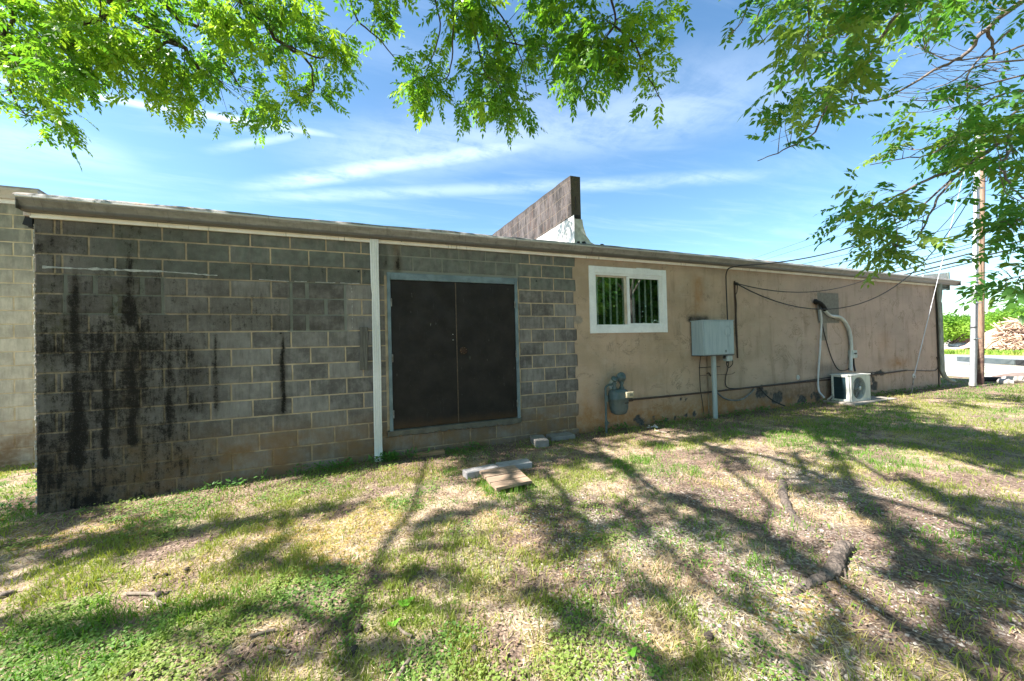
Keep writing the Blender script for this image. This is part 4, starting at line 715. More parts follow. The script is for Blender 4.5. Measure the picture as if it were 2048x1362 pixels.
obj('top_panel', MB().box(XL-.012, XR+.012, ay0-.012, ay1+.012, az1-.021, az1, .006), m_ac, T)
obj('base_pan', MB().box(XL-.004, XR+.004, ay0-.004, ay1+.004, az0-.01, az0+.011, .003), m_ac, T)
for xx in (XL+.12, XR-.18): obj('foot', MB().box(xx, xx+.07, ay0-.03, ay1+.02, .03, az0-.011, .003), simple('rubber foot', (.02, .02, .02)), T)
obj('coil', MB().box(XL+.02, XL+.05, ay0+.09, ay1-.04, az0+.03, az1-.04), simple('coil fins', (.012, .04, .05), (.006, .015, .02), .45, 4, streak=(1, 1, 40)), T)
obj('back_panel', MB().box(XL, XR, ay1-.012, ay1, az0+.012, az1-.022), simple('dark coil back', (.02, .022, .024), None, .7), T)
fan = MB(); fan.lathe((fcx, ay0+.10, fcz), (0, -1, 0), [(0, .05), (.05, .05), (.06, .03), (.062, .001)], 20)
for k in range(3):
    vs = []
    for i in range(7):
        for j in range(6):
            r = .045+(fr_*.93-.045)*j/5; an = k*2.094+.35+i*.17+.25*(j/5); vs.append((fcx+r*math.cos(an), ay0+.055+.05*(i/6), fcz+r*math.sin(an)))
    fan.add(vs, [(i*6+j, i*6+j+1, (i+1)*6+j+1, (i+1)*6+j) for i in range(6) for j in range(5)], True)
obj('fan', fan, simple('fan plastic', (.11, .13, .13), (.07, .085, .09), .4), T)
gm = MB()
for k in range(11): r = fr_*(.2+.8*k/10); gm.tube([(fcx+r*math.cos(a_), ay0-.006-.008*(1-k/10), fcz+r*math.sin(a_)) for a_ in np.linspace(0, 2*math.pi, 41)], .0022, 4, False)
for k in range(4): an = k*math.pi/2+.785; gm.tube([(fcx+.05*math.cos(an), ay0-.013, fcz+.05*math.sin(an)), (fcx+fr_*1.04*math.cos(an), ay0-.004, fcz+fr_*1.04*math.sin(an))], .0035, 5)
gr_ = obj('fan_grille', gm, simple('grille wire', (.35, .37, .36), None, .4), T); obj('grille_badge', MB().lathe((fcx, ay0-.012, fcz), (0, -1, 0), [(0, .045), (.006, .043), (.009, .001)], 20), simple('badge', (.6, .62, .6), None, .35), gr_)
tag(obj('concrete_pad', MB().obox((13.45, -.34, .018), (1.62, .60, .05), .0, .01), simple('pale pad concrete', (.34, .30, .26), (.26, .23, .2), .95, 5)), 'thin concrete slab under the air conditioner', 'slab')
m_ls = simple('line cover plastic', (.56, .57, .57), (.44, .46, .46), .4, 4); m_foam = simple('black foam', (.012, .012, .012), None, .9, 30, bump=.5)
T = thing('refrigerant_line', 'pale curved pipe cover running from the wall hole down to the air conditioner', 'pipe', (13.2, -.05, 1.2))
obj('line_cover', MB().tube(sm([wp(1650, 621, -.07), wp(1656, 628, -.07), wp(1663, 632, -.07), wp(1678, 634, -.07), wp(1687, 640, -.07), wp(1694, 650, -.07), wp(1699, 662, -.07), wp(1702, 678, -.07), wp(1703, 700, -.07), wp(1702, 720, -.08), wp(1702, 742, -.12)], 5), .034, 8), m_ls, T)
obj('line_cover', MB().tube(sm([wp(1668, 636, -.035), wp(1682, 640, -.035), wp(1691, 652, -.035), wp(1697, 668, -.035), wp(1700, 690, -.035), wp(1700, 715, -.04), wp(1698, 740, -.08)], 5), .022, 8), simple('second line', (.33, .34, .33), (.22, .22, .21), .5), T)
obj('foam_sleeve', MB().tube(sm([wp(1629, 604, -.05), wp(1634, 604, -.09), wp(1640, 606, -.09), wp(1646, 612, -.08), wp(1651, 620, -.07)], 4), [.03]*16+[.04], 8) if 0 else MB().tube(sm([wp(1629, 604, -.05), wp(1634, 604, -.09), wp(1640, 606, -.09), wp(1646, 612, -.08), wp(1651, 620, -.07)], 4), .042, 8), m_foam, T)
obj('wall_sleeve', MB().lathe(tuple(wp(1630, 603.5, -.012)), (0, -1, 0), [(0, .06), (.03, .06), (.032, .04), (.01, .038)], 14), m_foam, T)
tag(obj('line_trunking', MB().add([tuple(wp(*q, -.045)) for q in ((1634, 606), (1638, 606), (1643, 640), (1638, 642))]+[tuple(wp(*q, -.012)) for q in ((1634, 606), (1638, 606), (1643, 640), (1638, 642))], [(3, 2, 1, 0), (0, 1, 5, 4), (1, 2, 6, 5), (2, 3, 7, 6), (3, 0, 4, 7)]), simple('grey trunking', (.28, .30, .30), (.2, .2, .2), .6)), 'short grey trunking strip below the wall hole', 'trunking')
tube_thing('drain_hose', [wp(1640, 618, -.06), wp(1643, 640, -.06), wp(1641, 680, -.06), wp(1640, 700, -.06), wp(1637, 740, -.06), wp(1636, 765, -.06), wp(1638, 782, -.08), wp(1643, 789, -.14), wp(1648, 795, -.22)], .02, simple('white hose', (.60, .60, .63), (.5, .5, .53), .4), 'white drain hose hanging down the tan wall left of the air conditioner', 'hose')
tube_thing('wall_cable', [wp(1639, 610, -.07), wp(1642, 630, -.05), wp(1647, 660, -.04), wp(1655, 690, -.04), wp(1663, 715, -.04), wp(1673, 735, -.04), wp(1682, 741, -.05), wp(1692, 740, -.06), wp(1700, 736, -.09)], .010, m_blk, 'black cable looping from the wall hole down to the top of the air conditioner', 'cable')
tube_thing('wall_cable', [wp(1707, 717, -.06), wp(1708, 730, -.06), wp(1710, 742, -.14)], .018, m_blk, 'thick black cable from the disconnect box down to the air conditioner', 'cable')
tube_thing('drain_hose', [wp(1676, 772, -.10), wp(1672, 783, -.1), wp(1664, 792, -.16), wp(1656, 799, -.25)], .018, simple('grey drain', (.33, .32, .30), None, .6), 'grey hose curving from behind the air conditioner into the grass', 'hose')
T = thing('disconnect_box', 'small grey electrical disconnect box on the wall above the air conditioner', 'electrical box', (14.0, -.05, 1.0))
q0, q1 = wp(1705, 701, -.10), wp(1714, 716, -.10); obj('box_body', MB().box(q0[0], q1[0], -.10, -.013, q1[2], q0[2], .006), m_gry, T); obj('box_cover', MB().box(q0[0]-.006, q1[0]+.006, -.108, -.1005, q1[2]+.01, q0[2]+.004, .003), m_gry, T); obj('pull_handle', MB().box(q0[0]+.05, q1[0]-.04, -.122, -.1085, (q0[2]+q1[2])/2, (q0[2]+q1[2])/2+.035, .003), m_blk, T)
tube_thing('wall_cable', [wp(1812, 741, -.04), wp(1830, 741, -.03), wp(1862, 742, -.03), wp(1872, 740, -.03), wp(1876, 733, -.03), wp(1876, 722, -.03), wp(1873, 714, -.03)], .009, m_blk, 'thin cable at the far right end of the pipe turning up the corner', 'cable')
q = wp(1596, 755, -.018); tag(obj('capped_hole', MB().lathe(tuple(q), (0, -1, 0), [(0, .001), (0, .055), (.008, .05), (.012, .02), (.012, .001)], 12), simple('white filler', (.55, .55, .55), (.35, .35, .34), .8, 20)), 'round whitish filled hole low on the tan wall, above the pipe', 'wall patch')
# ------------------------------------------------------------------ things on the lawn
m_pv = simple('pale paver concrete', (.40, .37, .37), (.30, .28, .28), .95, 9, bump=.5); m_pv2 = simple('grey paver concrete', (.25, .23, .215), (.18, .165, .155), .95, 9, bump=.5)
def quad_thing(name, pts, th, mat, label, cat, group, zoff=0, bev=.006):
    """rectangular slab from three measured top corners (near-left, near-right, far-left) on a level th above the ground"""
    g0 = gz(*gnd(*pts[0])[:2]); zt = float(g0)+th+zoff; P = []
    for q in pts: d = ray(*q); k = (zt-CAM[2])/d[2]; P.append(CAM+d*k)
    e1 = P[1]-P[0]; e2 = P[2]-P[0]; L1 = np.linalg.norm(e1[:2]); an = math.atan2(e1[1], e1[0]); n = np.array([-math.sin(an), math.cos(an)]); L2 = e2[:2] @ n
    c = P[0][:2]+e1[:2]/2+n*L2/2; mb = MB().obox((c[0], c[1], zt-th/2-.01), (L1, abs(L2), th+.02), an, bev); return tag(obj(name, mb, mat), label, cat, group)
GP = 'loose pavers on the lawn'
quad_thing('paver', [(1071, 882), (1098, 880), (1051, 871.2)], .095, m_pv2, 'pale grey concrete paver set endwise just right of the door', 'paver', GP)
quad_thing('paver', [(1103, 874.5), (1151, 869), (1095, 868)], .06, m_pv2, 'low concrete paver against the wall where grey block meets tan render', 'paver', GP)
quad_thing('paver', [(933.6, 946), (998, 933), (921, 939.6)], .07, m_pv, 'pale paver on the lawn tucked behind the left corner of the wooden boards', 'paver', GP)
quad_thing('paver', [(999.6, 933.5), (1064.8, 924), (991, 925)], .06, m_pv, 'pale paver on the lawn behind the right corner of the wooden boards', 'paver', GP)
m_wd = simple('weathered tan board', (.34, .24, .17), (.22, .155, .11), .85, 3, streak=(2, 9, 2), bump=.5)
# two boards nailed over crosspieces
zt = .072; P = [CAM+ray(*q)*((zt-CAM[2])/ray(*q)[2]) for q in ((992, 975.8), (1064, 961.5), (958.7, 941.8), (1028.6, 930.8))]
T = thing('board_step', 'low platform of weathered tan boards lying on the lawn in front of the pavers', 'wooden step', (float(P[0][0]), float(P[0][1]), 0))
def lerp(a, b, k): return a+(b-a)*k
def plank(c4, th):
    t0 = [np.array(c) for c in c4]; b0_ = [c-[0, 0, th] for c in t0]; return MB().add([tuple(c) for c in t0+b0_], [(0, 1, 2, 3), (7, 6, 5, 4), (0, 4, 5, 1), (1, 5, 6, 2), (2, 6, 7, 3), (3, 7, 4, 0)])
A_, B_, C_, D_ = P
for k0, k1, dz_ in ((0, .275, 0), (.29, .57, .002), (.585, 1, .004)):
    c4 = [lerp(A_, C_, k0), lerp(B_, D_, k0), lerp(B_, D_, k1), lerp(A_, C_, k1)]; c4 = [c+[rng.normal(0, .004), rng.normal(0, .004), dz_] for c in c4]; obj('board', plank(c4, .028), m_wd, T)
for k in (.06, .86):
    c4 = [lerp(lerp(A_, B_, k), lerp(C_, D_, k), u) for u in (.01, .99)]; d_ = (B_-A_)*.06; obj('crosspiece', plank([c4[0], c4[0]+d_, c4[1]+d_, c4[1]], .10) if 0 else plank([c-[0, 0, .03] for c in (c4[0], c4[0]+d_, c4[1]+d_, c4[1])], .09), m_wd, T)
q = gnd(866, 911); tag(obj('timber_offcut', MB().obox((q[0]-.04, -.14, q[2]+.02), (.40, .075, .055), .03, .004), simple('orange timber', (.40, .24, .13), (.30, .18, .10), .8, 6), None), 'orange brown timber offcut at the foot of the wall below the door', 'timber')
q = gnd(1300, 858); T = thing('litter_scrap', 'white plastic scrap on dead leaves at the foot of the tan wall', 'litter', (float(q[0]), float(q[1]), float(q[2])))
mb = MB()
for i in range(5):
    a_, b_, c_ = rng.uniform(.03, .08), rng.uniform(-.1, .1), rng.uniform(0, 3.1); mb.obox((q[0]+b_*1.3, q[1]+rng.uniform(-.05, .05), q[2]+.02+.012*i), (a_, a_*.5, .006), c_, .001, (rng.normal(0, .4), rng.normal(0, .4)))
obj('crumpled_sheet', mb, simple('white scrap', (.6, .62, .62), None, .5), T)
tag(obj('stick', MB().tube(sm([gnd(1310, 861), gnd(1322, 866)+[0, 0, .02], gnd(1333, 867)+[0, 0, .01]], 4), .014, 6), simple('bleached stick', (.48, .40, .31), (.35, .28, .2), .8)), 'pale bleached stick beside the white scrap by the tan wall', 'stick')
q = gnd(1408, 831); tag(obj('litter_scrap', MB().obox((q[0], q[1], q[2]+.03), (.10, .05, .03), .4, .006, (.3, .2)).obox((q[0]+.12, q[1]-.03, q[2]+.02), (.07, .05, .03), 1.2, .006, (-.3, .2)), simple('white scrap', (.6, .6, .58), None, .5)), 'white scraps at the foot of the wire left of the cabinet post', 'litter')
# tree roots breaking the surface
m_rt, t = new_mat('root bark'); v = t.scl(t.pos, (1, 1, 1)); c = t.mix(t.ramp(t.noise(v, 22, 6, .75), .35, .62), (.08, .06, .05), (.19, .15, .125)); c = t.mix(t.ramp(t.vor(v, 48), .35, .1), c, (.05, .035, .03)); t.put(t.b.inputs['Base Color'], c); t.b.inputs['Roughness'].default_value = .95; t.put(t.b.inputs['Normal'], t.bump(t.math('ADD', t.noise(v, 40, 5, .7), t.vor(v, 35)), 1.0, .02))
def root(pts, rad, label, branches=()):
    mb = MB(); P = sm([gnd(*p)+[0, 0, dz_] for p, dz_ in pts], 6); R = np.interp(np.linspace(0, 1, len(P)), np.linspace(0, 1, len(rad)), rad)*(1+.12*np.sin(np.arange(len(P))*1.7)); mb.tube(P, list(R), 10)
    for b, r in branches: Q = sm([gnd(*p)+[0, 0, dz_] for p, dz_ in b], 5); mb.tube(Q, list(np.linspace(r, r*.3, len(Q))), 7)
    return tag(obj('tree_root', mb, m_rt), label, 'tree root', 'surface tree roots')
root([((1560, 1205), -.05), ((1590, 1186), -.005), ((1615, 1172), .005), ((1645, 1158), .01), ((1668, 1145), .02), ((1675, 1125), .03), ((1686, 1105), .03), ((1696, 1098), .01), ((1702, 1096), -.05)], [.012, .02, .028, .032, .045, .042, .040, .038, .02], 'thick knobbly grey root stub lying on the gravelly lawn near the right foreground', [([((1670, 1150), 0), ((1676, 1163), .01), ((1682, 1175), -.01)], .012), ([((1680, 1130), .02), ((1690, 1150), .02), ((1693, 1162), -.01)], .01)])
root([((1556, 948), -.05), ((1566, 968), .0), ((1566, 990), .005), ((1578, 1020), .0), ((1594, 1042), .0), ((1622, 1060), -.005), ((1650, 1078), -.02), ((1680, 1096), -.04)], [.02, .035, .04, .034, .028, .022, .02, .015], 'long thin surface root snaking towards the wall behind the thick root stub')
root([((1950, 1150), -.03), ((1985, 1158), .0), ((2015, 1176), .0), ((2060, 1200), -.02)], [.01, .018, .02, .015], 'thin root crossing bare soil at the right edge of the lawn')
root([((-20, 1205), -.01), ((12, 1192), .005), ((40, 1183), -.03)], [.02, .03, .015], 'short root poking out at the left edge of the lawn')
root([((270, 1236), -.01), ((330, 1190), .0), ((352, 1176), -.02)], [.006, .014, .006], 'slender root in the dry patch left of centre')
mk_st = simple('dead twig', (.24, .19, .15), (.14, .11, .085), .9, 20)
for pts, r, lb in (([(255, 1191), (290, 1191), (318, 1193)], .011, 'pale straight stick in the dry patch near the left foreground'), ([(308, 1196), (312, 1206), (328, 1216)], .013, 'short curved stick below the pale straight one'), ([(500, 1277), (525, 1270), (550, 1264)], .008, 'thin dark twig on green clover in the left foreground'), ([(535, 1298), (555, 1303), (580, 1308)], .008, 'thin forked twig below the dark twig in the clover'),
                  ([(792, 1252), (806, 1268), (824, 1278)], .009, 'bent twig with a green leaf near the bottom centre'), ([(795, 1362), (808, 1340), (820, 1325)], .012, 'bark covered stick at the bottom edge left of centre'), ([(762, 1228), (778, 1220), (794, 1213)], .005, 'thin twig touching the large green leaf'), ([(1990, 1158), (2020, 1170), (2060, 1186)], .008, 'pale twig at the right edge of the foreground')):
    tag(obj('twig', MB().tube(sm([gnd(*p)+[0, 0, .012] for p in pts], 4), r, 6), mk_st), lb, 'twig', 'fallen twigs')
m_gl2 = leafmat('fresh fallen leaf', (.14, .36, .03), (.18, .42, .05), (.16, .4, .04), .3)
for (px, py), s, lb in (((810, 1213), .048, 'large bright green fallen leaf in the bottom centre'), ((786, 1256), .034, 'small bright green leaf at the end of the bent twig'), ((1262, 1316), .03, 'small yellow leaf on gravel at the bottom right of centre')):
    q = gnd(px, py)+[0, 0, .03]; mb = MB(); vs = []
    for k in range(10): an = 2*math.pi*k/10; vs.append((q[0]+s*math.cos(an)*(.9 if k else 1.25), q[1]+s*.62*math.sin(an), q[2]+.012*math.cos(2*an)))
    mb.add(vs+[(q[0], q[1], q[2]-.008)], [(k, (k+1) % 10, 10) for k in range(10)]); mb.smooth = [True]*len(mb.f); tag(obj('fallen_leaf', mb, m_gl2), lb, 'leaf')
m_ball = simple('dark seed ball', (.06, .045, .04), (.10, .075, .065), .95, 60, bump=.9)
for px, py, lb in ((718, 1262, 'dark walnut husk left of the bent twig'), (708, 1306, 'dark walnut husk below the first one at bottom left of centre'), (950, 1303, 'dark walnut husk near the bottom centre'), (312, 1156, 'dark husk in the dry patch left of centre'), (330, 1154, 'smaller dark husk just right of its neighbour'), (374, 1143, 'dark husk at the upper end of the dry patch'), (178, 1174, 'dark husk in the left foreground lawn'), (318, 1194, 'dark husk by the pale stick ends'), (258, 1355, 'dark husk at the bottom edge in the clover'), (1418, 1278, 'reddish dark husk on the moss patch')):
    q = gnd(px, py); mb = MB(); s = rng.uniform(.017, .024); pr = [(-1, .01), (-.85, .55), (-.4, .95), (.1, 1), (.6, .75), (.9, .4), (1, .01)]; mb.lathe((q[0], q[1], q[2]+s*.6), (rng.normal(0, .5), rng.normal(0, .5), 1), [(h*s, r*s) for h, r in pr], 12); mb.v = [(x+rng.normal(0, .0015), y+rng.normal(0, .0015), z+rng.normal(0, .0015)) for x, y, z in mb.v]
    tag(obj('walnut_husk', mb, m_ball), lb, 'walnut husk', 'walnut husks on the lawn')
# weeds along the wall foot: broad leaves
def weeds(name, spots, n, s, hgt, label, mat):
    V = []; 
    for (x, y) in spots:
        for i in range(n):
            a = rng.uniform(0, 6.28); r = rng.uniform(0, .09); cx, cy = x+r*math.cos(a), y+r*math.sin(a); z = float(gz(cx, cy)); h = rng.uniform(.02, hgt); L = s*rng.uniform(.5, 1.3); w = L*.45; e = rng.uniform(-.3, .9)
            c_, s2 = math.cos(a), math.sin(a); pts = [(0, 0), (.35, -.5), (.75, -.35), (1, 0), (.75, .35), (.35, .5)]
            V.append([(cx+c_*u*L*math.cos(e)-s2*v*w, cy+s2*u*L*math.cos(e)+c_*v*w, z+h+u*L*math.sin(e)) for u, v in pts])
    V = np.array(V); n_ = len(V); return fast(name, V.reshape(-1, 3), np.arange(n_*6).reshape(n_, 6), mat, attrs={'tone': np.repeat(rng.random(n_), 6), 'patch': np.repeat(rng.random(n_), 6)})
m_weed = leafmat('weed leaf', (.055, .14, .03), (.12, .26, .06), (.09, .2, .05))
sp = [(x, -.08-.15*rng.random()) for x in np.concatenate([rng.uniform(2.6, 4.6, 26), rng.uniform(1.0, 2.6, 8), rng.uniform(6.6, 17.8, 70)])]+[(-.1-.5*rng.random(), rng.uniform(0, 2.2)) for _ in range(40)]+[(rng.uniform(5.0, 9.5), rng.uniform(-4.6, -2.2)) for _ in range(0)]+[(3.3+rng.normal(0, .12), -.15-.1*rng.random()) for _ in range(10)]
tag(weeds('weeds', sp, 16, .05, .09, '', m_weed), 'small broad leaved weeds along the wall foot and in the lawn', 'weeds', kind='stuff')
# ------------------------------------------------------------------ trees that overhang the yard
m_bark, t = new_mat('dark bark'); c = t.mix(t.ramp(t.noise(t.scl(t.pos, (1, 1, .4)), 14, 6, .75), .35, .65), (.035, .026, .022), (.13, .10, .085)); t.put(t.b.inputs['Base Color'], c); t.b.inputs['Roughness'].default_value = .95; t.put(t.b.inputs['Normal'], t.bump(t.noise(t.pos, 30, 5, .7), .8, .02))
m_bark2, t = new_mat('grey bark'); c = t.mix(t.ramp(t.noise(t.pos, 12, 6, .75), .35, .65), (.09, .07, .065), (.26, .21, .19)); t.put(t.b.inputs['Base Color'], c); t.b.inputs['Roughness'].default_value = .9
m_lfA = leafmat('sunlit pinnate leaf', (.055, .155, .018), (.125, .26, .028), (.21, .33, .035), .52, .40, 1.75)
m_lfB = leafmat('deep green pinnate leaf', (.055, .165, .04), (.12, .27, .048), (.19, .28, .06), .48, .38, 1.75)
def compound(O, D, L, ll, npair=6, droop=.25):
    """pinnate leaves: O origins, D unit directions; returns V,F,tone"""
    n = len(O); up = np.array([0, 0, 1.]); Sd = np.cross(D, up); Sd /= np.linalg.norm(Sd, axis=1)[:, None]+1e-9
    roll = rng.normal(0, .5, n)[:, None]; Nn = np.cross(Sd, D); S2 = Sd*np.cos(roll)+Nn*np.sin(roll); N2 = np.cross(S2, D)
    V = []; k = 2*npair+1
    for j in range(k):
        tt = (.22+.78*(j//2)/(npair)) if j < k-1 else 1.0; side = (1 if j % 2 else -1) if j < k-1 else 0
        b = O+D*(L*tt)[:, None]; b[:, 2] -= droop*L*tt*tt
        s_ = (.7+.45*math.sin(math.pi*min(tt*.85, 1))) if j < k-1 else .9; l_ = ll*s_*rng.uniform(.8, 1.15, n)
        fwd = D*.55+S2*(side*.85)-up*.35+rng.normal(0, .22, (n, 3)) if side else D-up*.5+rng.normal(0, .15, (n, 3)); fwd /= np.linalg.norm(fwd, axis=1)[:, None]
        wv = np.cross(fwd, N2+rng.normal(0, .35, (n, 3))); wv /= np.linalg.norm(wv, axis=1)[:, None]+1e-9; w = l_*.25
        V.append(np.stack([b, b+fwd*(l_*.38)[:, None]+wv*w[:, None], b+fwd*l_[:, None]-up*(l_*.12)[:, None], b+fwd*(l_*.38)[:, None]-wv*w[:, None]], 1))
    # rachis as a thin quad
    w = S2*.0012; e = O+D*L[:, None]; e[:, 2] -= droop*L; V.append(np.stack([O-w, O+w, e+w, e-w], 1))
    V = np.concatenate(V, 1).reshape(-1, 3); F = np.arange(len(V)).reshape(-1, 4); return V, F
def crown(name, O, D, parent, mat, L=(.16, .27), ll=(.038, .055), label=None):
    n = len(O); Ls = rng.uniform(*L, n); lls = rng.uniform(*ll, n)*(Ls/np.mean(L))**.5; V, F = compound(O, D, Ls, lls); per = len(V)//n
    tone = np.repeat(rng.random(n), per)*.6+np.repeat(rng.random(n*per//4), 4)*.4; pt = np.repeat(fbm(O[:, 0]*1.0+O[:, 2], O[:, 1], 1.6, 91, 3)*.7+.3*rng.random(n), per)
    return fast(name, V, F, mat, parent, attrs={'tone': tone, 'patch': pt}, label=label)
def inpoly(px, py, poly):
    ins = np.zeros(len(px), bool); j = len(poly)-1
    for i in range(len(poly)):
        xi, yi = poly[i]; xj, yj = poly[j]; c_ = ((yi > py) != (yj > py)) & (px < (xj-xi)*(py-yi)/(yj-yi+1e-9)+xi); ins ^= c_; j = i
    return ins
def cluster_leaves(T, toward, nl, spread=.16, hang=.25):
    """leaf origins around twig tips T, pointing outward"""
    n = len(T); k = nl; O = np.repeat(T, k, 0)+rng.normal(0, spread*.45, (n*k, 3)); out = rng.normal(0, 1, (n*k, 3)); out[:, 2] = out[:, 2]*.35-hang; out += np.repeat(toward, k, 0)*.6
    return O, out/np.linalg.norm(out, axis=1)[:, None]
def limb(paths_r, name, mat, parent, seg=7, wb=.018):
    mb = MB()
    for pts, r0, r1 in paths_r:
        P = sm(pts, 5); n = len(P); w = np.array([[wb*math.sin(i*1.3+pts[0][0]*7), wb*math.cos(i*1.7+pts[-1][0]), wb*.7*math.sin(i*2.1)] for i in range(n)]); P = [p+w_*min(1, r0*25)*min(1, i_/3, (n-1-i_)/3) for i_, (p, w_) in enumerate(zip(P, w))]; mb.tube(P, list(np.linspace(r0, r1, n)), seg)
    return obj(name, mb, mat, parent)
def twigs(name, T, branch_pts, mat, parent, r=.004):
    B = np.array(branch_pts); mb = MB(); tow = np.zeros_like(T)
    for i, q in enumerate(T):
        d = np.linalg.norm(B-q, axis=1); b = B[np.argmin(d)]; v = q-b; Lv = np.linalg.norm(v); tow[i] = v/(Lv+1e-6)
        if Lv > 1.3: b = q-v/Lv*1.3*(.5+.5*rng.random())
        mid = (b+q)/2+np.array([0, 0, .06*Lv])+rng.normal(0, .03*Lv, 3); mb.tube([b, mid, q], [r*1.5, r, r*.5], 4, False)
    obj(name, mb, mat, parent); return tow
# --- tree A: stands behind the camera on the left, reaches forward over the eave
TA = np.array([-1.2, -8.6]); TRA = thing('walnut_tree', 'tall leafy tree whose bright green branches hang across the top left and centre', 'tree', (TA[0], TA[1], 0))
tr_pts = [(TA[0], TA[1], -.2), (TA[0]+.05, TA[1]+.05, 1.2), (TA[0]+.1, TA[1]+.1, 2.6), (TA[0]+.2, TA[1]+.35, 4.0)]
obj('trunk', MB().tube(sm(tr_pts, 6), list(np.interp(np.linspace(0, 1, 19), [0, .1, 1], [.42, .32, .24])), 16), m_bark, TRA)
FK = np.array([TA[0]+.2, TA[1]+.35, 4.0])
def P2(lst, d0, d1): return [at(px, py, lerp(d0, d1, i/(len(lst)-1))) for i, (px, py) in enumerate(lst)]
brA = [([(222, 0), (239, 17), (335, 73), (369, 96), (396, 137), (437, 160)], 4.6, 5.4, .050, .014), ([(239, 17), (191, 41), (116, 68), (55, 99), (0, 126), (-60, 150)], 4.63, 4.3, .024, .012), ([(321, 0), (359, 38), (420, 68), (451, 126), (478, 171)], 5.0, 5.8, .034, .012),
       ([(470, -10), (482, 0), (519, 34), (560, 85), (615, 120), (629, 181)], 4.8, 5.5, .042, .010), ([(560, 85), (590, 98), (640, 116), (662, 102)], 5.1, 5.5, .018, .009), ([(0, -10), (7, 0), (24, 27), (7, 89), (24, 137), (24, 191), (51, 229)], 4.5, 4.6, .030, .008),
       ([(900, -25), (924, 0), (963, 31), (990, 66), (1006, 84), (1088, 94)], 4.9, 5.5, .030, .008), ([(906, -5), (906, 78), (901, 137), (889, 164)], 4.7, 5.2, .013, .006), ([(940, 10), (951, 70), (971, 148), (995, 164), (1010, 220), (1020, 255)], 4.8, 5.4, .013, .005),
       ([(870, -5), (880, 60), (862, 120), (845, 160)], 4.7, 5.2, .011, .005), ([(1221, -10), (1229, 51), (1186, 101), (1165, 140)], 4.3, 4.7, .014, .006), ([(1229, 51), (1270, 90), (1285, 130), (1300, 160), (1325, 205)], 4.35, 4.8, .012, .005),
       ([(980, 0), (1020, 60), (1045, 130), (1055, 200)], 4.9, 5.5, .011, .005), ([(369, 96), (330, 85), (312, 110), (309, 118)], 4.9, 5.0, .020, .012), ([(700, -5), (715, 40), (760, 80), (800, 130)], 4.9, 5.3, .014, .006), ([(200, 0), (205, 70), (240, 130), (250, 145)], 4.6, 5.0, .010, .005), ([(120, 0), (125, 60), (160, 110), (170, 160)], 4.6, 4.9, .010, .005)]
paths = []; allpts = []
for pl, d0, d1, r0, r1 in brA:
    w3 = P2(pl, d0, d1); paths.append((w3, r0, r1)); allpts += sm(w3, 5)
obj_b = limb(paths, 'branches', m_bark, TRA)
# scaffold limbs from the fork to where the branches enter the picture; their shadows stripe the lawn
def to(px, py, d): return at(px, py, d)
sc = [([FK, (-1.0, -6.8, 5.6), (-.6, -4.2, 7.2), (-.35, -1.5, 7.4), to(222, -60, 4.5), to(222, 0, 4.6)], .15, .055), ([FK, (-.6, -7.0, 5.8), (.6, -4.8, 7.2), (1.2, -2.2, 7.6), to(470, -70, 4.8), to(470, -10, 4.8)], .15, .045),
      ([FK, (.2, -7.2, 5.6), (2.2, -5.0, 7.2), (3.4, -2.6, 7.3), to(900, -80, 4.8), to(900, -25, 4.9)], .14, .035), ([FK, (-2.2, -7.2, 5.8), (-2.9, -4.8, 7), (-2.5, -2, 6.8), to(0, -60, 4.5), to(0, -10, 4.5)], .13, .03),
      ([(2.2, -5.0, 7.2), (4.3, -3.6, 6.8), (5.0, -2.3, 6.3), to(1221, -60, 4.3), to(1221, -10, 4.3)], .07, .016), ([FK, (-.3, -6.0, 5.6), (.9, -3.65, 6.4), (2.7, -2.3, 6.5), (4.1, -1.15, 6.6)], .12, .04), ([(-.3, -6.0, 5.6), (1.4, -4.6, 6.2), (2.3, -3.5, 6.3), (2.9, -2.5, 6.4), (3.4, -1.6, 6.9)], .10, .04),
      ([(-.3, -6.0, 5.6), (-.1, -4.2, 6.0), (.5, -3.2, 6.3), (1.5, -1.5, 6.8)], .09, .04), ([FK, (-2.6, -5.0, 6.0), (-4.4, -2.0, 6.5), (-3.0, -2.6, 7), (-1.4, -2.9, 7)], .10, .03), ([FK, (-3.6, -8.0, 6.0), (-5.6, -5.5, 6.8), (-6.0, -3.0, 7.0)], .12, .03),
      ([(-4.4, -2.0, 6.5), (-4.6, -.6, 6.9), (-3.2, .4, 7.2)], .05, .02), ([FK, (.6, -8.6, 6), (3.2, -8.0, 7.4), (5.5, -6.5, 8)], .12, .03)]
sc = [(a_, b_*.42, c_*.6) for a_, b_, c_ in sc]; limb(sc, 'limbs', m_bark, TRA, 9, .09)
polyA = [(-40, -25), (-40, 225), (0, 222), (50, 235), (100, 268), (128, 262), (118, 215), (100, 160), (165, 160), (185, 138), (215, 150), (236, 176), (262, 172), (262, 140), (250, 122), (290, 158), (305, 200), (345, 232), (366, 225), (372, 200), (410, 192), (444, 218), (500, 258), (516, 240), (560, 248), (580, 240), (582, 180), (628, 212), (656, 190), (656, 150), (684, 152), (700, 158), (705, 118), (748, 112), (750, 80), (791, 105), (816, 175), (842, 208), (944, 230), (998, 230), (1022, 264), (1046, 248), (1058, 205), (1050, 160), (1092, 150), (1108, 142), (1135, 166), (1182, 185), (1205, 155), (1235, 142), (1240, 95), (1262, 120), (1283, 200), (1322, 208), (1345, 175), (1325, 130), (1300, 95), (1318, 56), (1370, 40), (1405, -25)]
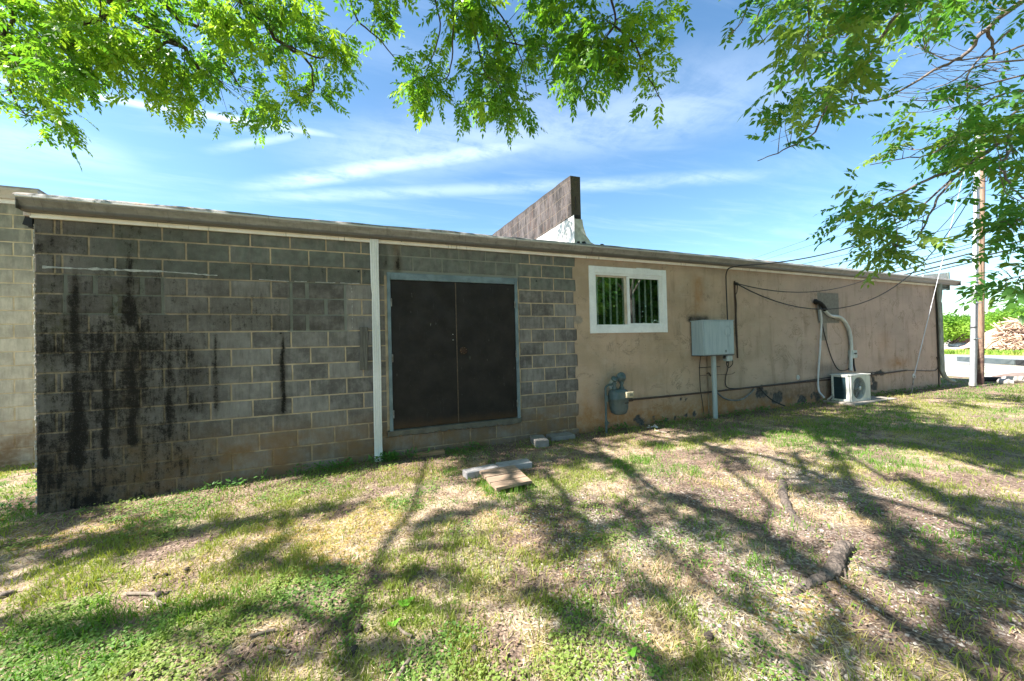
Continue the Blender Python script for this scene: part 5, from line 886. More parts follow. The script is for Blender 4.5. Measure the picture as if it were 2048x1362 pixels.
def zone(poly, n, bp, dj=.25, thr=.0, s=.012, seed=0):
    xs_ = [p[0] for p in poly]; ys_ = [p[1] for p in poly]; px = rng.uniform(min(xs_), max(xs_), n); py = rng.uniform(min(ys_), max(ys_), n); k = inpoly(px, py, poly) & (fbm(px, py, s, 40+seed, 3) > thr); px, py = px[k], py[k]
    B = np.array(bp); rel = B-CAM; f = rel @ Fw; bx = 1024+FPX*(rel @ Rt)/f; by = 681-FPX*(rel @ Up)/f; out = []
    for a, b in zip(px, py):
        i = np.argmin((bx-a)**2+(by-b)**2); out.append(at(a, b, f[i]+rng.normal(0, dj)))
    return np.array(out)
T = zone(polyA, 1080, allpts, .30, .40, .013, 0); print('A tips', len(T))
tow = twigs('twigs', T, allpts, m_bark, TRA, .0032)
O, D = cluster_leaves(T, tow, 6, .17, .45); O1, D1 = O, D
# unseen rest of the crown, above and behind the camera, placed to pattern the lawn's shade
def project(Q): rel = Q-CAM; f = rel @ Fw; return f, 1024+FPX*(rel @ Rt)/f, 681-FPX*(rel @ Up)/f
def visible(Q, m=60): f, px, py = project(Q); return (f > .1) & (px > -m) & (px < 2048+m) & (py > -m)
SH = np.array([math.cos(SUN_AZ), math.sin(SUN_AZ)])/math.tan(SUN_EL)
def shade(x, y):
    """how leafy the roof of leaves is above a lawn point (branchy bands plus gaps)"""
    k = ss(x, 2.2, 4.6); bR = fbm((x*.80+y*.60)*.42, (-x*.60+y*.80)*1.75, 1.0, 55, 3); bL = fbm((x*.97-y*.25)*.5, (x*.25+y*.97)*1.6, .9, 57, 3); band = bR*k+bL*(1-k); fine_ = fbm(x, y, 1.7, 66, 3); b = .66*band+.34*fine_
    b = b+.005*ss(x, 7.5, 12)+.035*ss(y, -3.2, -5)-.05*ss(y, -1.2, -.4)*ss(x, 6.5, 4)-.06*np.exp(-((x-5.2)/1.3)**2-((y+2.4)/.8)**2)-.04*ss(x, 3, 1)
    b = b-.16*ss(x, -2, -1)*ss(x, 10.4, 9.0)*ss(y, -.9, -1.6)*ss(y, -5.6, -4.6)
    return ss(b, .492, .532)
def canopy(n, xr, yr, hr):
    gx_ = rng.uniform(*xr, n); gy_ = rng.uniform(*yr, n); h = rng.uniform(*hr, n); k = rng.random(n) < shade(gx_, gy_); gx_, gy_, h = gx_[k], gy_[k], h[k]; Q = np.c_[gx_+SH[0]*h, gy_+SH[1]*h, h]; return Q[~visible(Q)]
# unseen leafy boughs overhead, each shaped to throw one long soft streak across the lawn
STR = [([(1194, 900), (1264, 960), (1334, 1015), (1424, 1060), (1504, 1095)], .10), ([(1089, 940), (1154, 1030), (1194, 1085), (1254, 1160), (1304, 1220), (1324, 1260)], .12), ([(1234, 1010), (1304, 1070), (1374, 1140), (1439, 1185), (1504, 1240)], .13), ([(1024, 950), (1074, 1010), (1124, 1070), (1174, 1140)], .12),
       ([(1589, 905), (1614, 950), (1629, 990)], .16), ([(1659, 905), (1689, 955), (1724, 995), (1764, 1040), (1804, 1100), (1824, 1160)], .09), ([(1719, 985), (1784, 1050), (1864, 1095), (1914, 1145), (1974, 1180)], .12), ([(1814, 955), (1884, 990), (1954, 1025), (2040, 1060)], .10), ([(1404, 885), (1454, 910), (1514, 945)], .12),
       ([(1334, 985), (1424, 1015), (1524, 1060), (1574, 1095), (1624, 1140)], .12), ([(930, 1170), (1024, 1180), (1114, 1200), (1169, 1230), (1189, 1260)], .07), ([(1274, 1140), (1344, 1210), (1374, 1270), (1404, 1345)], .11), ([(1474, 1190), (1549, 1250), (1624, 1290), (1724, 1345)], .13), ([(1774, 1050), (1789, 1110), (1794, 1180)], .06), ([(1849, 1095), (1894, 1160), (1934, 1230), (1960, 1290)], .08),
       ([(1240, 1270), (1300, 1310), (1360, 1370)], .10), ([(1150, 905), (1210, 925), (1280, 935)], .12), ([(100, 1095), (250, 1080), (380, 1060), (480, 1050), (650, 1022), (725, 1005)], .17), ([(480, 1110), (560, 1130), (640, 1140), (750, 1142)], .14), ([(-40, 1245), (125, 1270), (250, 1252), (350, 1228), (450, 1208), (550, 1228)], .09), ([(475, 1220), (600, 1222), (675, 1262), (720, 1290)], .12),
       ([(830, 1060), (900, 1030), (1000, 1008)], .09), ([(420, 1300), (560, 1335), (700, 1310), (830, 1290)], .10), ([(750, 1160), (850, 1142), (930, 1168)], .08), ([(0, 1020), (60, 1050), (110, 1060)], .12), ([(1960, 1120), (2000, 1180), (2050, 1240)], .09), ([(1640, 1230), (1720, 1280), (1800, 1345)], .10), ([(1860, 1270), (1940, 1310), (2050, 1350)], .10)]
bp_ = []; bO = []; bD = []
for pts_, wd in STR:
    G = sm([gnd(*p) for p in pts_], 6); G = np.array(G); h = rng.uniform(5.6, 6.9); Lc = np.array([g_+[SH[0]*h, SH[1]*h, h-g_[2]] for g_ in G]); Lc[:, 2] += 0; ok = ~visible(Lc, 90)
    if ok.sum() < 3: print('bough in view', pts_[0]); continue
    Lc = Lc[ok]; bp_.append((list(Lc[::5])+[Lc[-1]], min(.04, wd*.28), .012)); seg_ = np.linalg.norm(np.diff(Lc, axis=0), axis=1).sum(); wd *= .62; nn = int(seg_*165*(.5+wd*6)); ii = rng.integers(0, len(Lc)-1, nn); kk = rng.random(nn)[:, None]
    q = Lc[ii]*(1-kk)+Lc[ii+1]*kk+rng.normal(0, wd, (nn, 3))*[1, 1, 1.5]; keep_ = fbm(q[:, 0], q[:, 1], 4.2, 83, 2) > .43; q = q[keep_]; d_ = rng.normal(0, 1, (len(q), 3)); d_[:, 2] = d_[:, 2]*.4-.2; bO.append(q-d_*.05); bD.append(d_/np.linalg.norm(d_, axis=1)[:, None])
limb(bp_, 'boughs', m_bark, TRA, 6, .03)
bO = np.concatenate(bO); bD = np.concatenate(bD); print('bough leaves', len(bO)); crown('bough_leaves', bO, bD, TRA, m_lfA, (.10, .17), (.03, .045))
Q = canopy(6500, (-1.5, 11), (-6.5, .6), (5.2, 7.6)); print('A canopy', len(Q)); Qr = np.c_[rng.uniform(-8, 6, 500), rng.uniform(-12, -6.8, 500), rng.uniform(5, 9, 500)]; Qr = Qr[~visible(Qr)]
Q = np.concatenate([Q, Qr]); O, D = cluster_leaves(Q, rng.normal(0, .3, Q.shape), 4, .12, .2)
crown('crown', np.concatenate([O1, O]), np.concatenate([D1, D]), TRA, m_lfA, (.19, .30), (.054, .080))
# --- tree B: stands off to the right, finer grey branches and darker leaves
TB = np.array([14.2, -8.2]); TRB = thing('sumac_tree', 'tree on the right with thin grey branches and long drooping toothed leaves', 'tree', (TB[0], TB[1], 0))
obj('trunk', MB().tube(sm([(TB[0], TB[1], -.2), (TB[0]-.1, TB[1]+.1, 1.5), (TB[0]-.25, TB[1]+.3, 3.4)], 6), list(np.interp(np.linspace(0, 1, 13), [0, .1, 1], [.34, .26, .19])), 14), m_bark2, TRB); FKB = np.array([TB[0]-.25, TB[1]+.3, 3.4])
brB = [([(2048, 247), (1973, 304), (1920, 335), (1840, 366), (1770, 405), (1700, 432)], 4.0, 4.3, .026, .006), ([(1937, 328), (1885, 383), (1858, 432), (1832, 480), (1795, 493)], 4.1, 4.0, .014, .005), ([(1929, 335), (1840, 414), (1774, 454), (1700, 470)], 4.1, 4.3, .012, .004), ([(2048, 0), (1973, 57), (1929, 110), (1885, 132), (1774, 194), (1700, 210)], 3.7, 4.2, .026, .006),
       ([(1823, -5), (1774, 57), (1735, 119), (1664, 190), (1629, 264), (1567, 300), (1515, 322)], 3.5, 4.0, .018, .004), ([(2048, 211), (1995, 247), (1920, 269), (1862, 308), (1805, 317), (1740, 330)], 3.9, 4.3, .013, .004), ([(1973, 57), (1985, 90), (1988, 118)], 3.8, 3.9, .016, .007), ([(2048, 120), (1960, 130), (1900, 165), (1850, 180)], 3.7, 4.1, .009, .004), ([(2048, 150), (1950, 175), (1880, 200), (1820, 200)], 3.8, 4.1, .009, .004),
       ([(2020, 60), (1940, 140), (1935, 210), (1915, 240)], 3.8, 4.1, .010, .004), ([(2016, 273), (2020, 300), (2003, 328), (2008, 345), (2024, 375), (2048, 398)], 3.9, 3.6, .014, .008), ([(2100, 520), (2048, 550), (2010, 560)], 3.2, 3.2, .006, .003), ([(1615, -5), (1618, 40), (1612, 105)], 3.5, 3.6, .009, .004), ([(1500, -8), (1482, 45), (1455, 75)], 3.6, 3.8, .007, .004), ([(1535, -8), (1512, 45), (1530, 90)], 3.6, 3.8, .007, .003),
       ([(1700, -5), (1712, 30), (1690, 75)], 3.5, 3.6, .007, .003), ([(2048, 90), (1990, 110), (1900, 120), (1850, 100)], 3.7, 4.0, .010, .004), ([(2060, 180), (2000, 190), (1960, 215), (1930, 250), (1880, 290), (1830, 300)], 3.8, 4.2, .010, .004), ([(2048, 430), (2020, 440), (1995, 445)], 3.4, 3.4, .006, .003), ([(2060, 380), (2040, 400), (2010, 385)], 3.6, 3.6, .006, .003)]
paths = []; bpB = []
for pl, d0, d1, r0, r1 in brB: w3 = P2(pl, d0, d1); paths.append((w3, r0, r1)); bpB += sm(w3, 5)
limb(paths, 'branches', m_bark2, TRB)
# bare twig spray in the gap at the upper right
mb = MB()
for i in range(46):
    px, py = rng.uniform(1850, 2040), rng.uniform(100, 215); L_ = rng.uniform(40, 110); an = math.radians(rng.uniform(150, 210)); d_ = rng.uniform(3.7, 4.2); p0 = at(px, py, d_); p2 = at(px+L_*math.cos(an), py-L_*math.sin(an)*.6, d_+.1); p1 = (p0+p2)/2+[0, 0, rng.uniform(-.05, .08)]; mb.tube(sm([p0, p1, p2], 3), .0028, 4, False)
obj('bare_twigs', mb, m_bark2, TRB)
sc = [([FKB, (13.2, -6.6, 4.6), (11.6, -4.9, 4.6), to(2048, 247, 4.0)], .10, .028), ([FKB, (12.6, -6.6, 5.6), (10.8, -4.9, 5.4), to(2048, 0, 3.7)], .10, .028), ([FKB, (12.0, -7.2, 6.4), (9.9, -5.2, 6.6), (8.6, -4.1, 5.8), to(1823, -5, 3.5)], .09, .02), ([FKB, (13.0, -5.6, 6.2), (11.6, -3.4, 7.4), (9.6, -1.6, 8.2), (7, -.6, 8.6)], .11, .03), ([FKB, (10.8, -7.5, 6.0), (7.8, -6.0, 6.6), (5.0, -4.9, 6.9), (3.2, -4.0, 7.0)], .10, .03),
      ([(10.8, -7.5, 6.0), (7.0, -7.4, 6.6), (5.2, -6.4, 7)], .06, .02), ([FKB, (14.6, -6, 6), (14.6, -3, 7.8)], .1, .03), ([(10.8, -4.9, 5.4), (10.6, -4.2, 5.0), to(2060, 120, 3.7)], .04, .01)]
sc = [(a_, b_*.42, c_*.7) for a_, b_, c_ in sc]; limb(sc, 'limbs', m_bark2, TRB, 9)
polyB = [(1420, -25), (1436, 60), (1450, 110), (1470, 118), (1500, 110), (1498, 60), (1525, 95), (1545, 80), (1560, 50), (1572, 100), (1558, 140), (1575, 165), (1545, 190), (1575, 210), (1545, 255), (1515, 280), (1510, 312), (1550, 318), (1598, 298), (1650, 275), (1717, 275), (1760, 295), (1745, 335), (1712, 360), (1680, 390), (1690, 425), (1700, 455), (1725, 480), (1765, 505), (1785, 510), (1838, 478), (1835, 455), (1865, 415), (1900, 415), (1915, 385), (1895, 375), (1935, 350), (1990, 335), (2010, 290), (2060, 260), (2060, -25)]
TBp = zone(polyB, 540, bpB, .25, .45, .013, 3)
f_, bx_, by_ = project(TBp); sparse = (bx_ > 1850) & (by_ > 95) & (by_ < 225); TBp = TBp[~sparse | (rng.random(len(TBp)) < .35)]
extra = zone([(1990, 385), (2060, 380), (2060, 470), (1995, 462)], 60, bpB, .12)[:18]; extra2 = zone([(1990, 530), (2060, 525), (2060, 590), (1985, 575)], 60, bpB, .08)[:7]; extra3 = zone([(2010, 300), (2060, 290), (2060, 345), (2015, 330)], 40, bpB, .1)[:8]
extra4 = zone([(1750, 495), (1790, 490), (1800, 520), (1760, 525)], 30, bpB, .05)[:4]
TBp = np.concatenate([TBp, extra, extra2, extra3, extra4]); print('B tips', len(TBp))
tow = twigs('twigs', TBp, bpB, m_bark2, TRB, .0028)
O, D = cluster_leaves(TBp, tow, 3, .12, .15); D[:, 2] *= .8; O1, D1 = O, D
Q = canopy(5200, (8, 19), (-6.5, -.3), (4.8, 8.5)); Qr = np.c_[rng.uniform(8, 18, 300), rng.uniform(-12, -6, 300), rng.uniform(5, 9, 300)]; Qr = Qr[~visible(Qr)]; Q = np.concatenate([Q, Qr]); print('B canopy', len(Q))
O, D = cluster_leaves(Q, rng.normal(0, .3, Q.shape), 4, .12, .2)
crown('crown', np.concatenate([O1, O]), np.concatenate([D1, D]), TRB, m_lfB, (.27, .38), (.064, .090))
# --- leafy masses for far trees and the row behind the camera seen in the window glass
def mass_tree(name, c, blobs, n, s, mat, label, cat='tree', group=None, bark=m_bark, tr=.18):
    o = thing(name, label, cat, (c[0], c[1], 0), group); h0 = min(b[2]-b[5] for b in blobs)
    mb = MB().tube(sm([(c[0], c[1], -.3), (c[0]+.1, c[1], h0*.6), (c[0]-.1, c[1]+.1, h0+1)], 4), [tr]*5+[tr*.8]*4, 10)
    obj('trunk', mb, bark, o)
    mb = MB()
    for b in blobs: mb.tube(sm([(c[0], c[1], max(h0*.7, .3)), ((c[0]+b[0])/2, (c[1]+b[1])/2, (h0+b[2])/2+.2), (b[0], b[1], b[2])], 4), list(np.linspace(tr*.5, tr*.1, 9)), 6)
    obj('limbs', mb, bark, o)
    P = []; w = np.array([b[3]*b[4]*b[5] for b in blobs])**.7; w /= w.sum()
    for b, k in zip(blobs, (w*n).astype(int)):
        d = rng.normal(0, 1, (k, 3)); d /= np.linalg.norm(d, axis=1)[:, None]; r = rng.uniform(.35, 1.08, k)**.6; q = d*r[:, None]*np.array(b[3:6]); q = q*(1+.30*(fbm(d[:, 0]*2+b[0], d[:, 1]*2+d[:, 2]*2, 2.0, 7, 3)-.5)[:, None]*2); P.append(q+np.array(b[:3]))
    P = np.concatenate(P); keep = fbm(P[:, 0]+P[:, 2]*.8, P[:, 1]-P[:, 2]*.6, 1.1/max(s*6, .5), 3, 3) > .40; P = P[keep & (P[:, 2] > .1)]; n = len(P)
    a = rng.normal(0, 1, (n, 3)); a[:, 2] = a[:, 2]*.6-.25; a /= np.linalg.norm(a, axis=1)[:, None]; b2 = np.cross(a, rng.normal(0, 1, (n, 3))); b2 /= np.linalg.norm(b2, axis=1)[:, None]; ss_ = s*rng.uniform(.5, 1.3, n)[:, None]
    V = np.stack([P, P+a*ss_*.5+b2*ss_*.32, P+a*ss_, P+a*ss_*.5-b2*ss_*.32], 1).reshape(-1, 3)
    fast('crown', V, np.arange(n*4).reshape(n, 4), mat, o, attrs={'tone': np.repeat(rng.random(n), 4), 'patch': np.repeat(fbm(P[:, 0], P[:, 2], .9, 23, 3), 4)}); return o
m_fg = leafmat('roadside leaf', (.08, .20, .02), (.15, .30, .035), (.20, .33, .04), .35, .5, 1.5); m_fd = leafmat('far leaf', (.045, .12, .04), (.08, .17, .06), (.06, .14, .05), .3, .5); m_bk = leafmat('hedgerow leaf', (.03, .10, .015), (.07, .17, .025), (.10, .2, .03), .3, .4)
for i, (x, y, h, r) in enumerate(((15, -13, 9, 3.2), (20.5, -15, 10, 3.8), (26, -13, 9.5, 3.5), (24, -21, 13, 4.5))):
    bl = [(x+rng.normal(0, r*.4), y+rng.normal(0, r*.4), h*(.3+.11*k), r*.75, r*.75, h*.16) for k in range(6)]
    mass_tree('shade_tree', (x, y), bl, 17000, .34, m_bk, ['dark leafy tree reflected in the left pane of the window', 'dark leafy tree reflected behind the window mullion', 'dark leafy tree reflected in the right pane of the window', 'tall tree reflected above the others in the window'][i], tr=.25)
# ------------------------------------------------------------------ beyond the right end: lot, road, verge, woodpile, trees
def sheet(name, poly, z, mat, nx_=1):
    mb = MB().add([(x, y, z) for x, y in poly], [tuple(range(len(poly)))]); return structure(obj(name, mb, mat))
dirR = np.array([.30, 1.0]); dirR /= np.linalg.norm(dirR); nrR = np.array([dirR[1], -dirR[0]])
def band(s0, s1, a=-140, b=260):                          # strip between two lines parallel to the road, s measured along its normal from (0,0)
    return [tuple(nrR*s0+dirR*a), tuple(nrR*s1+dirR*a), tuple(nrR*s1+dirR*b), tuple(nrR*s0+dirR*b)]
m_lot, t = new_mat('pale gravel lot'); c = t.mix(t.ramp(t.noise(t.scl(t.pos, (2.5, .7, 1)), 1.2, 6, .7), .48, .60), (.42, .40, .365), (.14, .19, .06)); c = t.mix(t.ramp(t.noise(t.pos, 22, 3), .35, .7, 0, .6), c, (.34, .31, .27)); t.put(t.b.inputs['Base Color'], c); t.b.inputs['Roughness'].default_value = .95
m_rd, t = new_mat('bleached asphalt'); c = t.mix(t.ramp(t.noise(t.pos, .6, 5), .35, .65), (.22, .235, .25), (.27, .28, .29)); c = t.mix(t.ramp(t.noise(t.pos, 60, 2), .4, .7, 0, .4), c, (.2, .2, .2)); t.put(t.b.inputs['Base Color'], c); t.b.inputs['Roughness'].default_value = .9
sheet('gravel_lot', band(20.6, 27.6), .012, m_lot); sheet('road', band(28.0, 36.6), .020, m_rd); sheet('road_edge_line', band(35.9, 36.15), .026, simple('white road paint', (.75, .75, .72), None, .7)); sheet('far_verge', band(37.2, 46), .018, simple('verge grass', (.17, .24, .05), (.26, .27, .09), .95, 2)); sheet('far_lot', band(46, 120), .022, simple('pale far ground', (.55, .50, .44), (.45, .40, .34), .95, .5)); sheet('dirt_shoulder', band(27.6, 28.0), .016, simple('shoulder dirt', (.42, .34, .24), (.34, .29, .2), .95, 3)); sheet('far_shoulder', band(36.6, 37.2), .022, simple('far dirt', (.46, .38, .26), (.36, .33, .2), .95, 3))
# weeds on the verge: many small blades in bulk
n = 26000; s_ = rng.uniform(37.6, 44.5, n); b_ = rng.uniform(-45, 60, n); p = nrR[None]*s_[:, None]+dirR[None]*b_[:, None]; h = (.12+.32*fbm(p[:, 0], p[:, 1], .35, 8, 3))*rng.uniform(.5, 1.2, n); a = rng.uniform(0, 6.28, n); w = .06
V = np.stack([np.c_[p[:, 0]-np.cos(a)*w, p[:, 1]-np.sin(a)*w, np.zeros(n)], np.c_[p[:, 0]+np.cos(a)*w, p[:, 1]+np.sin(a)*w, np.zeros(n)], np.c_[p[:, 0]+rng.normal(0, .12, n), p[:, 1]+rng.normal(0, .12, n), h]], 1).reshape(-1, 3)
tag(fast('verge_weeds', V, np.arange(n*3).reshape(n, 3), leafmat('verge blade', (.12, .24, .03), (.26, .38, .06), (.34, .36, .10), .3), attrs={'tone': np.repeat(rng.random(n), 3), 'patch': np.repeat(fbm(p[:, 0], p[:, 1], .5, 9, 3), 3)}), 'tall bright green weeds on the verge across the road', 'weeds', kind='stuff')
def fp(px, py, d): return at(px, py, d)
def base_of(px, depth): q = at(px, 680, depth); return q[0], q[1]
# trees across the road
for i, (px, d, w_, h, mat, n_, lb) in enumerate(((1905, 40, 3.0, 3.6, m_fg, 11000, 'bright green roadside tree just right of the building corner'), (1938, 52, 3.2, 4.0, m_fd, 6000, 'bluish green tree behind the grey conduit'), (1990, 44, 3.0, 3.9, m_fg, 9000, 'green tree above the left slope of the wood pile'), (2020, 58, 5.0, 5.6, m_fd, 8000, 'hazy green tree behind the wood pile'), (2062, 46, 3.6, 4.9, m_fg, 9000, 'green tree at the right edge of the picture'), (1862, 46, 3.6, 4.2, m_fg, 4000, 'green tree mostly hidden by the far corner of the building'), (2140, 50, 5, 6, m_fd, 5000, 'tall green tree just outside the right edge'))):
    x, y = base_of(px, d); bl = [(x+rng.normal(0, w_*.38), y+rng.normal(0, w_*.38), h*(.30+.5*rng.random()), w_*.55, w_*.55, h*.27) for k in range(7)]+[(x, y, h*.76, w_*.5, w_*.5, h*.26)]
    mass_tree('roadside_tree', (x, y), bl, n_, .26, mat, lb, group='trees across the road')
# wood debris pile
x, y = base_of(2074, 31); PILE = thing('wood_debris_pile', 'heap of splintered pale wood and broken branches beyond the road', 'wood pile', (x, y, 0))
mw = simple('splintered wood', (.52, .36, .25), (.34, .21, .15), .9, 1.2, bump=.3); mw2 = simple('pale split wood', (.62, .50, .38), (.48, .36, .26), .9, 2); mw3 = simple('dark wet wood', (.12, .07, .05), (.2, .12, .09), .9, 2)
ux = np.array([math.cos(YAW), -math.sin(YAW)]); uy = np.array([math.sin(YAW), math.cos(YAW)])
mb = MB(); vs = []; ng = 26
def hp(u): return 2.6*np.clip(1-abs(u/4.4)**4.5, 0, 1)*(1+.10*math.sin(u*2.2))
for i in range(ng+1):
    for j in range(13):
        u = -4.2+8.8*i/ng; v = -2.6+5.2*j/12; h = hp(u-.1)*max(0, 1-abs(v/2.6)**2)**.7; q = np.array([x, y])+ux*u+uy*v; vs.append((q[0], q[1], h*.78+rng.normal(0, .05)-.03))
mb.add(vs, [(i*13+j, (i+1)*13+j, (i+1)*13+j+1, i*13+j+1) for i in range(ng) for j in range(12)]); obj('chip_mound', mb, mw, PILE)
for mat, nn in ((mw, 420), (mw2, 330), (mw3, 170)):
    mb = MB()
    for i in range(nn):
        u = rng.uniform(-4.2, 4.4); v = -2.5*rng.random()**.6+.3; h = hp(u-.1)*max(0, 1-abs(v/2.6)**2)**.7*(.9); q = np.array([x, y])+ux*u+uy*v; L = rng.uniform(.3, 1.3)**1.2; d = rng.normal(0, 1, 3); d[2] = d[2]*.45; d /= np.linalg.norm(d); c_ = np.array([q[0], q[1], h+.04]); r = rng.uniform(.02, .055)*(1.5 if L > 1.1 else 1); mb.tube([c_-d*L/2, c_+rng.normal(0, .03, 3), c_+d*L/2], [r*.8, r, r*.6], 5)
    ob = obj('splinters', mb, mat, PILE); ob['kind'] = 'stuff'
# shed beyond the road
x, y = base_of(1938, 44); SH_ = thing('small_building', 'small low building with a white flat roof behind the grey conduit', 'building', (x, y, 0)); an = math.atan2(ux[1], ux[0])
def lb(c_u, c_v, z, su, sv, sz, m_, nm, par=SH_): q = np.array([x, y])+ux*c_u+uy*c_v; return obj(nm, MB().obox((q[0], q[1], z), (su, sv, sz), an, .01), m_, par)
lb(1.2, 0, 1.05, 3.0, 3, 2.1, simple('brown brick', (.16, .09, .07), (.2, .13, .1), .9, 5), 'walls'); lb(.1, -.3, 2.2, 6.2, 4.2, .28, simple('white roof edge', (.75, .72, .68), None, .6), 'roof'); lb(.9, -1.6, 1.0, .12, .12, 2.1, m_wh, 'porch_post'); wn = lb(1.25, -1.53, 1.25, .55, .05, .9, m_wh, 'window'); lb(1.25, -1.57, 1.25, .42, .02, .75, simple('blue glass', (.10, .12, .2), None, .1), 'pane', wn)
x, y = base_of(1925, 40); tag(obj('stone_heap', MB().obox((x, y, .2), (2.4, 1, .5), an, .15, (.1, .05)).obox((x+1.3, y-.2, .15), (1.2, .8, .4), an+.3, .12), simple('blue grey stone', (.30, .34, .42), None, .9)), 'low blue grey heap in front of the small building', 'rubble')
# kerb beams in the lot
a, b = gnd(1919, 723), gnd(2034, 731); v = b-a; L = float(np.linalg.norm(v[:2])); tag(obj('parking_beam', MB().obox(((a[0]+b[0])/2, (a[1]+b[1])/2, .14), (L, .22, .24), math.atan2(v[1], v[0]), .015), simple('dark creosote beam', (.075, .10, .105), (.12, .14, .14), .85, 2)), 'long dark beam lying along the road edge of the lot', 'beam', 'beams in the lot')
a, b = gnd(2038, 731), gnd(2100, 736); v = b-a; L = float(np.linalg.norm(v[:2])); tag(obj('parking_beam', MB().obox(((a[0]+b[0])/2, (a[1]+b[1])/2, .14), (L, .22, .24), math.atan2(v[1], v[0]), .015), simple('blackened beam', (.03, .03, .03), None, .85)), 'short blackened beam at the right edge beyond the wooden pole', 'beam', 'beams in the lot')
a, b = gnd(1966, 762), gnd(2008, 762); v = b-a; L = float(np.linalg.norm(v[:2])); tag(obj('fallen_log', MB().obox(((a[0]+b[0])/2, (a[1]+b[1])/2, .06), (L, .16, .13), math.atan2(v[1], v[0]), .03), simple('dark rotten beam', (.025, .03, .035), (.06, .05, .045), .9, 6)), 'dark rotten timber on the ground just right of the wooden pole', 'timber')
m_rk = simple('pale rubble', (.45, .41, .37), (.33, .29, .25), .95, 5, bump=.5)
for (px, py, sx, sy, sz, lbt) in ((2022, 764, .75, .4, .16, 'pale flat rubble slab right of the rotten timber'), (2012, 768, .3, .25, .14, 'small pale stone in front of the flat rubble slab'), (2044, 764, .35, .25, .12, 'grey stone at the right picture edge beside the rubble')):
    q = gnd(px, py); mb = MB().obox((q[0], q[1], sz*.4), (sx, sy, sz), rng.uniform(0, 1), .04, (rng.normal(0, .1), rng.normal(0, .1))); mb.v = [(a+rng.normal(0, .012), b+rng.normal(0, .012), c+rng.normal(0, .012)) for a, b, c in mb.v]; tag(obj('rubble_stone', mb, m_rk), lbt, 'stone', 'rubble by the pole')
q = gnd(2040, 753); tag(obj('soil_mound', MB().add([(q[0]+1.6*math.cos(k*.628), q[1]+.5*math.sin(k*.628), .0) for k in range(10)]+[(q[0]+.9*math.cos(k*.628), q[1]+.25*math.sin(k*.628), .09) for k in range(10)]+[(q[0], q[1], .10)], [(k, (k+1) % 10, 10+(k+1) % 10, 10+k) for k in range(10)]+[(10+k, 10+(k+1) % 10, 20) for k in range(10)], True), simple('brown soil mound', (.16, .11, .09), (.24, .18, .15), .95, 9)), 'low brown mound of soil behind the rubble at the right edge', 'soil')
# ------------------------------------------------------------------ utility pole with riser pipe
PY = -.44; b0_ = wp(1957.5, 769, PY); T = thing('utility_pole', 'brown wooden utility pole with a grey riser pipe strapped to its left side', 'utility pole', tuple(map(float, (b0_[0], PY, 0))))
m_pole, t = new_mat('pole wood'); px_, py_, pz_ = t.sep(t.pos); c = t.mix(t.ramp(t.noise(t.scl(t.pos, (14, 14, 1)), 3, 6, .75), .35, .65), (.22, .135, .09), (.33, .22, .155)); c = t.mix(t.math('MULTIPLY', t.ramp(pz_, 1.7, .9), t.ramp(t.noise(t.pos, 8, 5, .7), .3, .6)), c, (.085, .045, .04)); t.put(t.b.inputs['Base Color'], c); t.b.inputs['Roughness'].default_value = .85; t.put(t.b.inputs['Normal'], t.bump(t.noise(t.scl(t.pos, (20, 20, 1)), 3, 5), .6, .01))
def line(pa, pb, y_, ext): A = wp(*pa, y_); B = wp(*pb, y_); return A, A+(B-A)*ext
A, B = line((1958.2, 771), (1961.5, 380), PY+.16, 1.32); obj('pole_shaft', MB().tube([A-[0, 0, .2], A, (A+B)/2, B], [.095, .093, .088, .084], 20), m_pole, T)
m_pipe = simple('galvanised pipe', (.33, .335, .36), (.27, .275, .30), .45, 3, bump=.05); m_pipe2 = simple('white riser pipe', (.62, .62, .66), (.55, .55, .58), .4, 3, bump=.03)
A, B = line((1945.6, 770), (1949.8, 584), PY-.02, 1.0); obj('riser_sleeve', MB().tube([A, B], .066, 20).tube([B-[0, 0, .16], B+[0, 0, .02]], .072, 20), m_pipe, T)
A2, B2 = line((1950.2, 584), (1955.2, 250), PY-.02, .985); obj('riser_pipe', MB().tube([A2, B2], .056, 20), m_pipe2, T)
obj('pipe_foot', MB().tube([A-[0, 0, .02], A+[0, 0, .06]], .074, 16), simple('foot concrete', (.45, .44, .40), None, .9), T)
for py in (478.6, 571, 606.5, 677, 378):
    Q = wp(1956, py, PY); k = (Q[2]-A[2])/(B2[2]-A[2]); cc = A+(B2-A)*k; obj('strap', MB().box(cc[0]-.075, cc[0]+.22, PY-.095, PY-.03, Q[2]-.012, Q[2]+.012, .003), m_gry, T)
Q = wp(1947.5, 654, PY-.02); obj('sleeve_joint', MB().tube([Q-[0, 0, .012], Q+[0, 0, .012]], .069, 16), simple('dark joint', (.12, .12, .13), None, .5), T)
q = wp(1963, 388, PY+.05); obj('cable_loop', MB().tube(sm([wp(1964, 358, PY+.0), wp(1975, 350, PY-.1), wp(1974, 362, PY-.1), wp(1966, 362, PY-.05), wp(1950, 357, PY-.12), wp(1927, 358, PY-.2)], 5), .012, 6), m_blk, T)
ATT = wp(1959, 360, PY-.05)
def sag(a, b, s, n=28): a = np.array(a); b = np.array(b); return [a+(b-a)*k-np.array([0, 0, 4*s*k*(1-k)]) for k in np.linspace(0, 1, n)]
h0 = wp(1474, 568, -.09); o = obj('service_cable', MB().tube(sag(h0, ATT, 1.72), .011, 6), m_blk); tag(o, 'lowest sagging service cable from the iron bar across the tan wall to the pole', 'cable')
o = obj('service_cable', MB().tube(sag(h0+[0, 0, .01], ATT+[0, 0, .03], 1.22), .009, 6), m_blk); tag(o, 'upper thin service cable from the iron bar to the pole', 'cable')
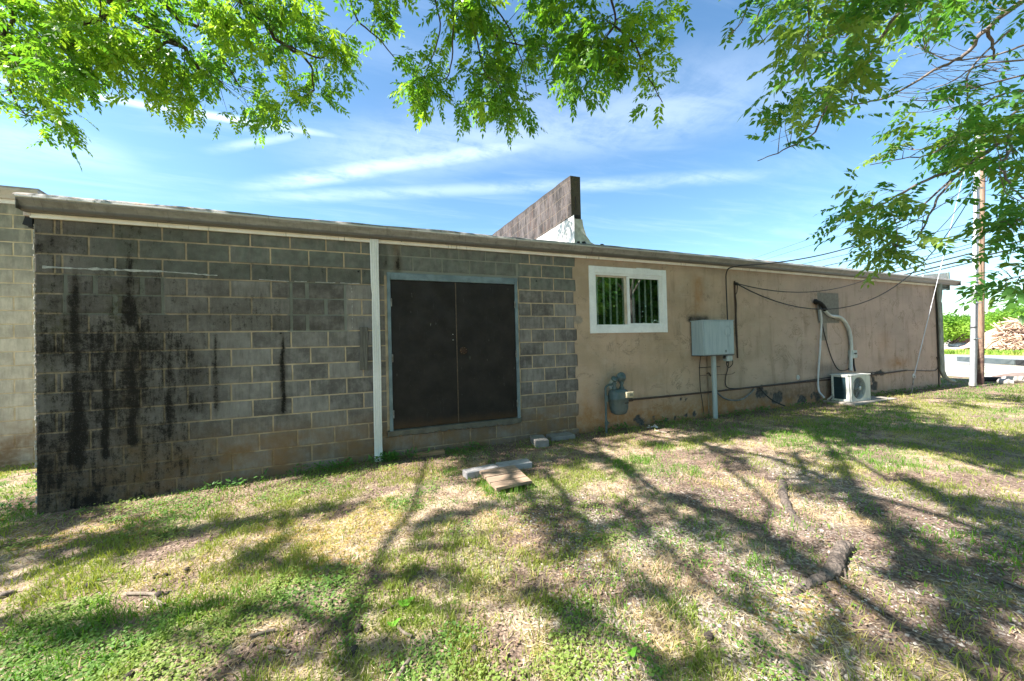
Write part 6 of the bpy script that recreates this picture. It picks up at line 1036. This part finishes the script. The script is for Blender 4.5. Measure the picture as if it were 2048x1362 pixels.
e0 = wp(1480, 531, -.30); pa = [wp(1455, 640, -.10), wp(1453.5, 600, -.07), wp(1452, 560, -.07), wp(1453, 545, -.10), wp(1459, 536, -.2)]; o = obj('service_cable', MB().tube(sm(pa+[e0], 4)+sag(e0, ATT+[0, 0, .1], .55)[1:], .012, 6), m_blk); tag(o, 'black cable rising from the steel cabinet over the gutter up to the pole', 'cable')
# guy wire
Tg = thing('guy_wire', 'thin white guy wire slanting from a ground anchor up past the building corner', 'guy wire', tuple(map(float, gnd(1823, 786))))
g0 = gnd(1823, 786); g1 = wp(1828, 752, g0[1]+.0); dg_ = wp(1890, 500, g1[1])-g1; obj('anchor_rod', MB().tube([g0-[0, 0, .1], g0, g1], .017, 8), simple('anchor steel', (.30, .29, .28), (.18, .14, .12), .6, 20), Tg)
obj('anchor_eye', MB().tube([g1+np.array([.05*math.cos(k), .0, .05*math.sin(k)]) for k in np.linspace(0, 6.28, 17)], .014, 6, False), simple('galvanised eye', (.6, .6, .6), None, .4), Tg)
obj('wire', MB().tube([g1, g1+dg_*.55], [.010, .009], 8).tube([g1+dg_*.55, g1+dg_*2.0], .006, 6), m_pipe2, Tg)
# power lines running parallel to the road, behind the pole
base = np.array([25., 2.0]); 
def on_plane(px, py): d = ray(px, py); k = ((base-CAM[:2]) @ nrR)/(d[:2] @ nrR); return CAM+d*k
WL = [((1840, 472), (2048, 421), .008), ((1840, 488), (2048, 440), .012), ((1840, 499), (2048, 447), .009), ((1840, 516), (2048, 458), .007), ((1840, 523), (2048, 466), .010), ((1840, 532), (2048, 481), .017), ((1840, 542), (2048, 493), .019), ((1840, 548.5), (2048, 500), .013), ((1532, 508), (2048, 330), .005), ((1540, 516), (2048, 358), .005)]
for i, (a, b, r) in enumerate(WL):
    A = on_plane(*a); B = on_plane(*b); v = B-A; pts = [A-v*3.2+[0, 0, .25], A-v*1.5, A, B, B+v*3]; L_ = ['uppermost of the eight close power lines behind the pole', 'second power line from the top of the eight', 'third power line from the top of the eight', 'thin fourth power line of the eight', 'fifth power line of the eight', 'thick sixth power line of the eight', 'thickest power line, seventh of the eight', 'lowest of the eight power lines, just over the roof corner', 'faint thin wire high above the other power lines', 'faint thin wire just below the highest one'][i]
    tag(obj('power_line', MB().tube(sm(pts, 4), r*1.6, 5), m_blk), L_, 'power line', 'overhead power lines')
A = at(1972, 318, 11.4); B = at(2060, 365, 10); tag(obj('power_line', MB().tube(sag(A, B, .05), .009, 5), m_blk), 'dark wire slanting down from the pole to the right picture edge', 'power line', 'overhead power lines')
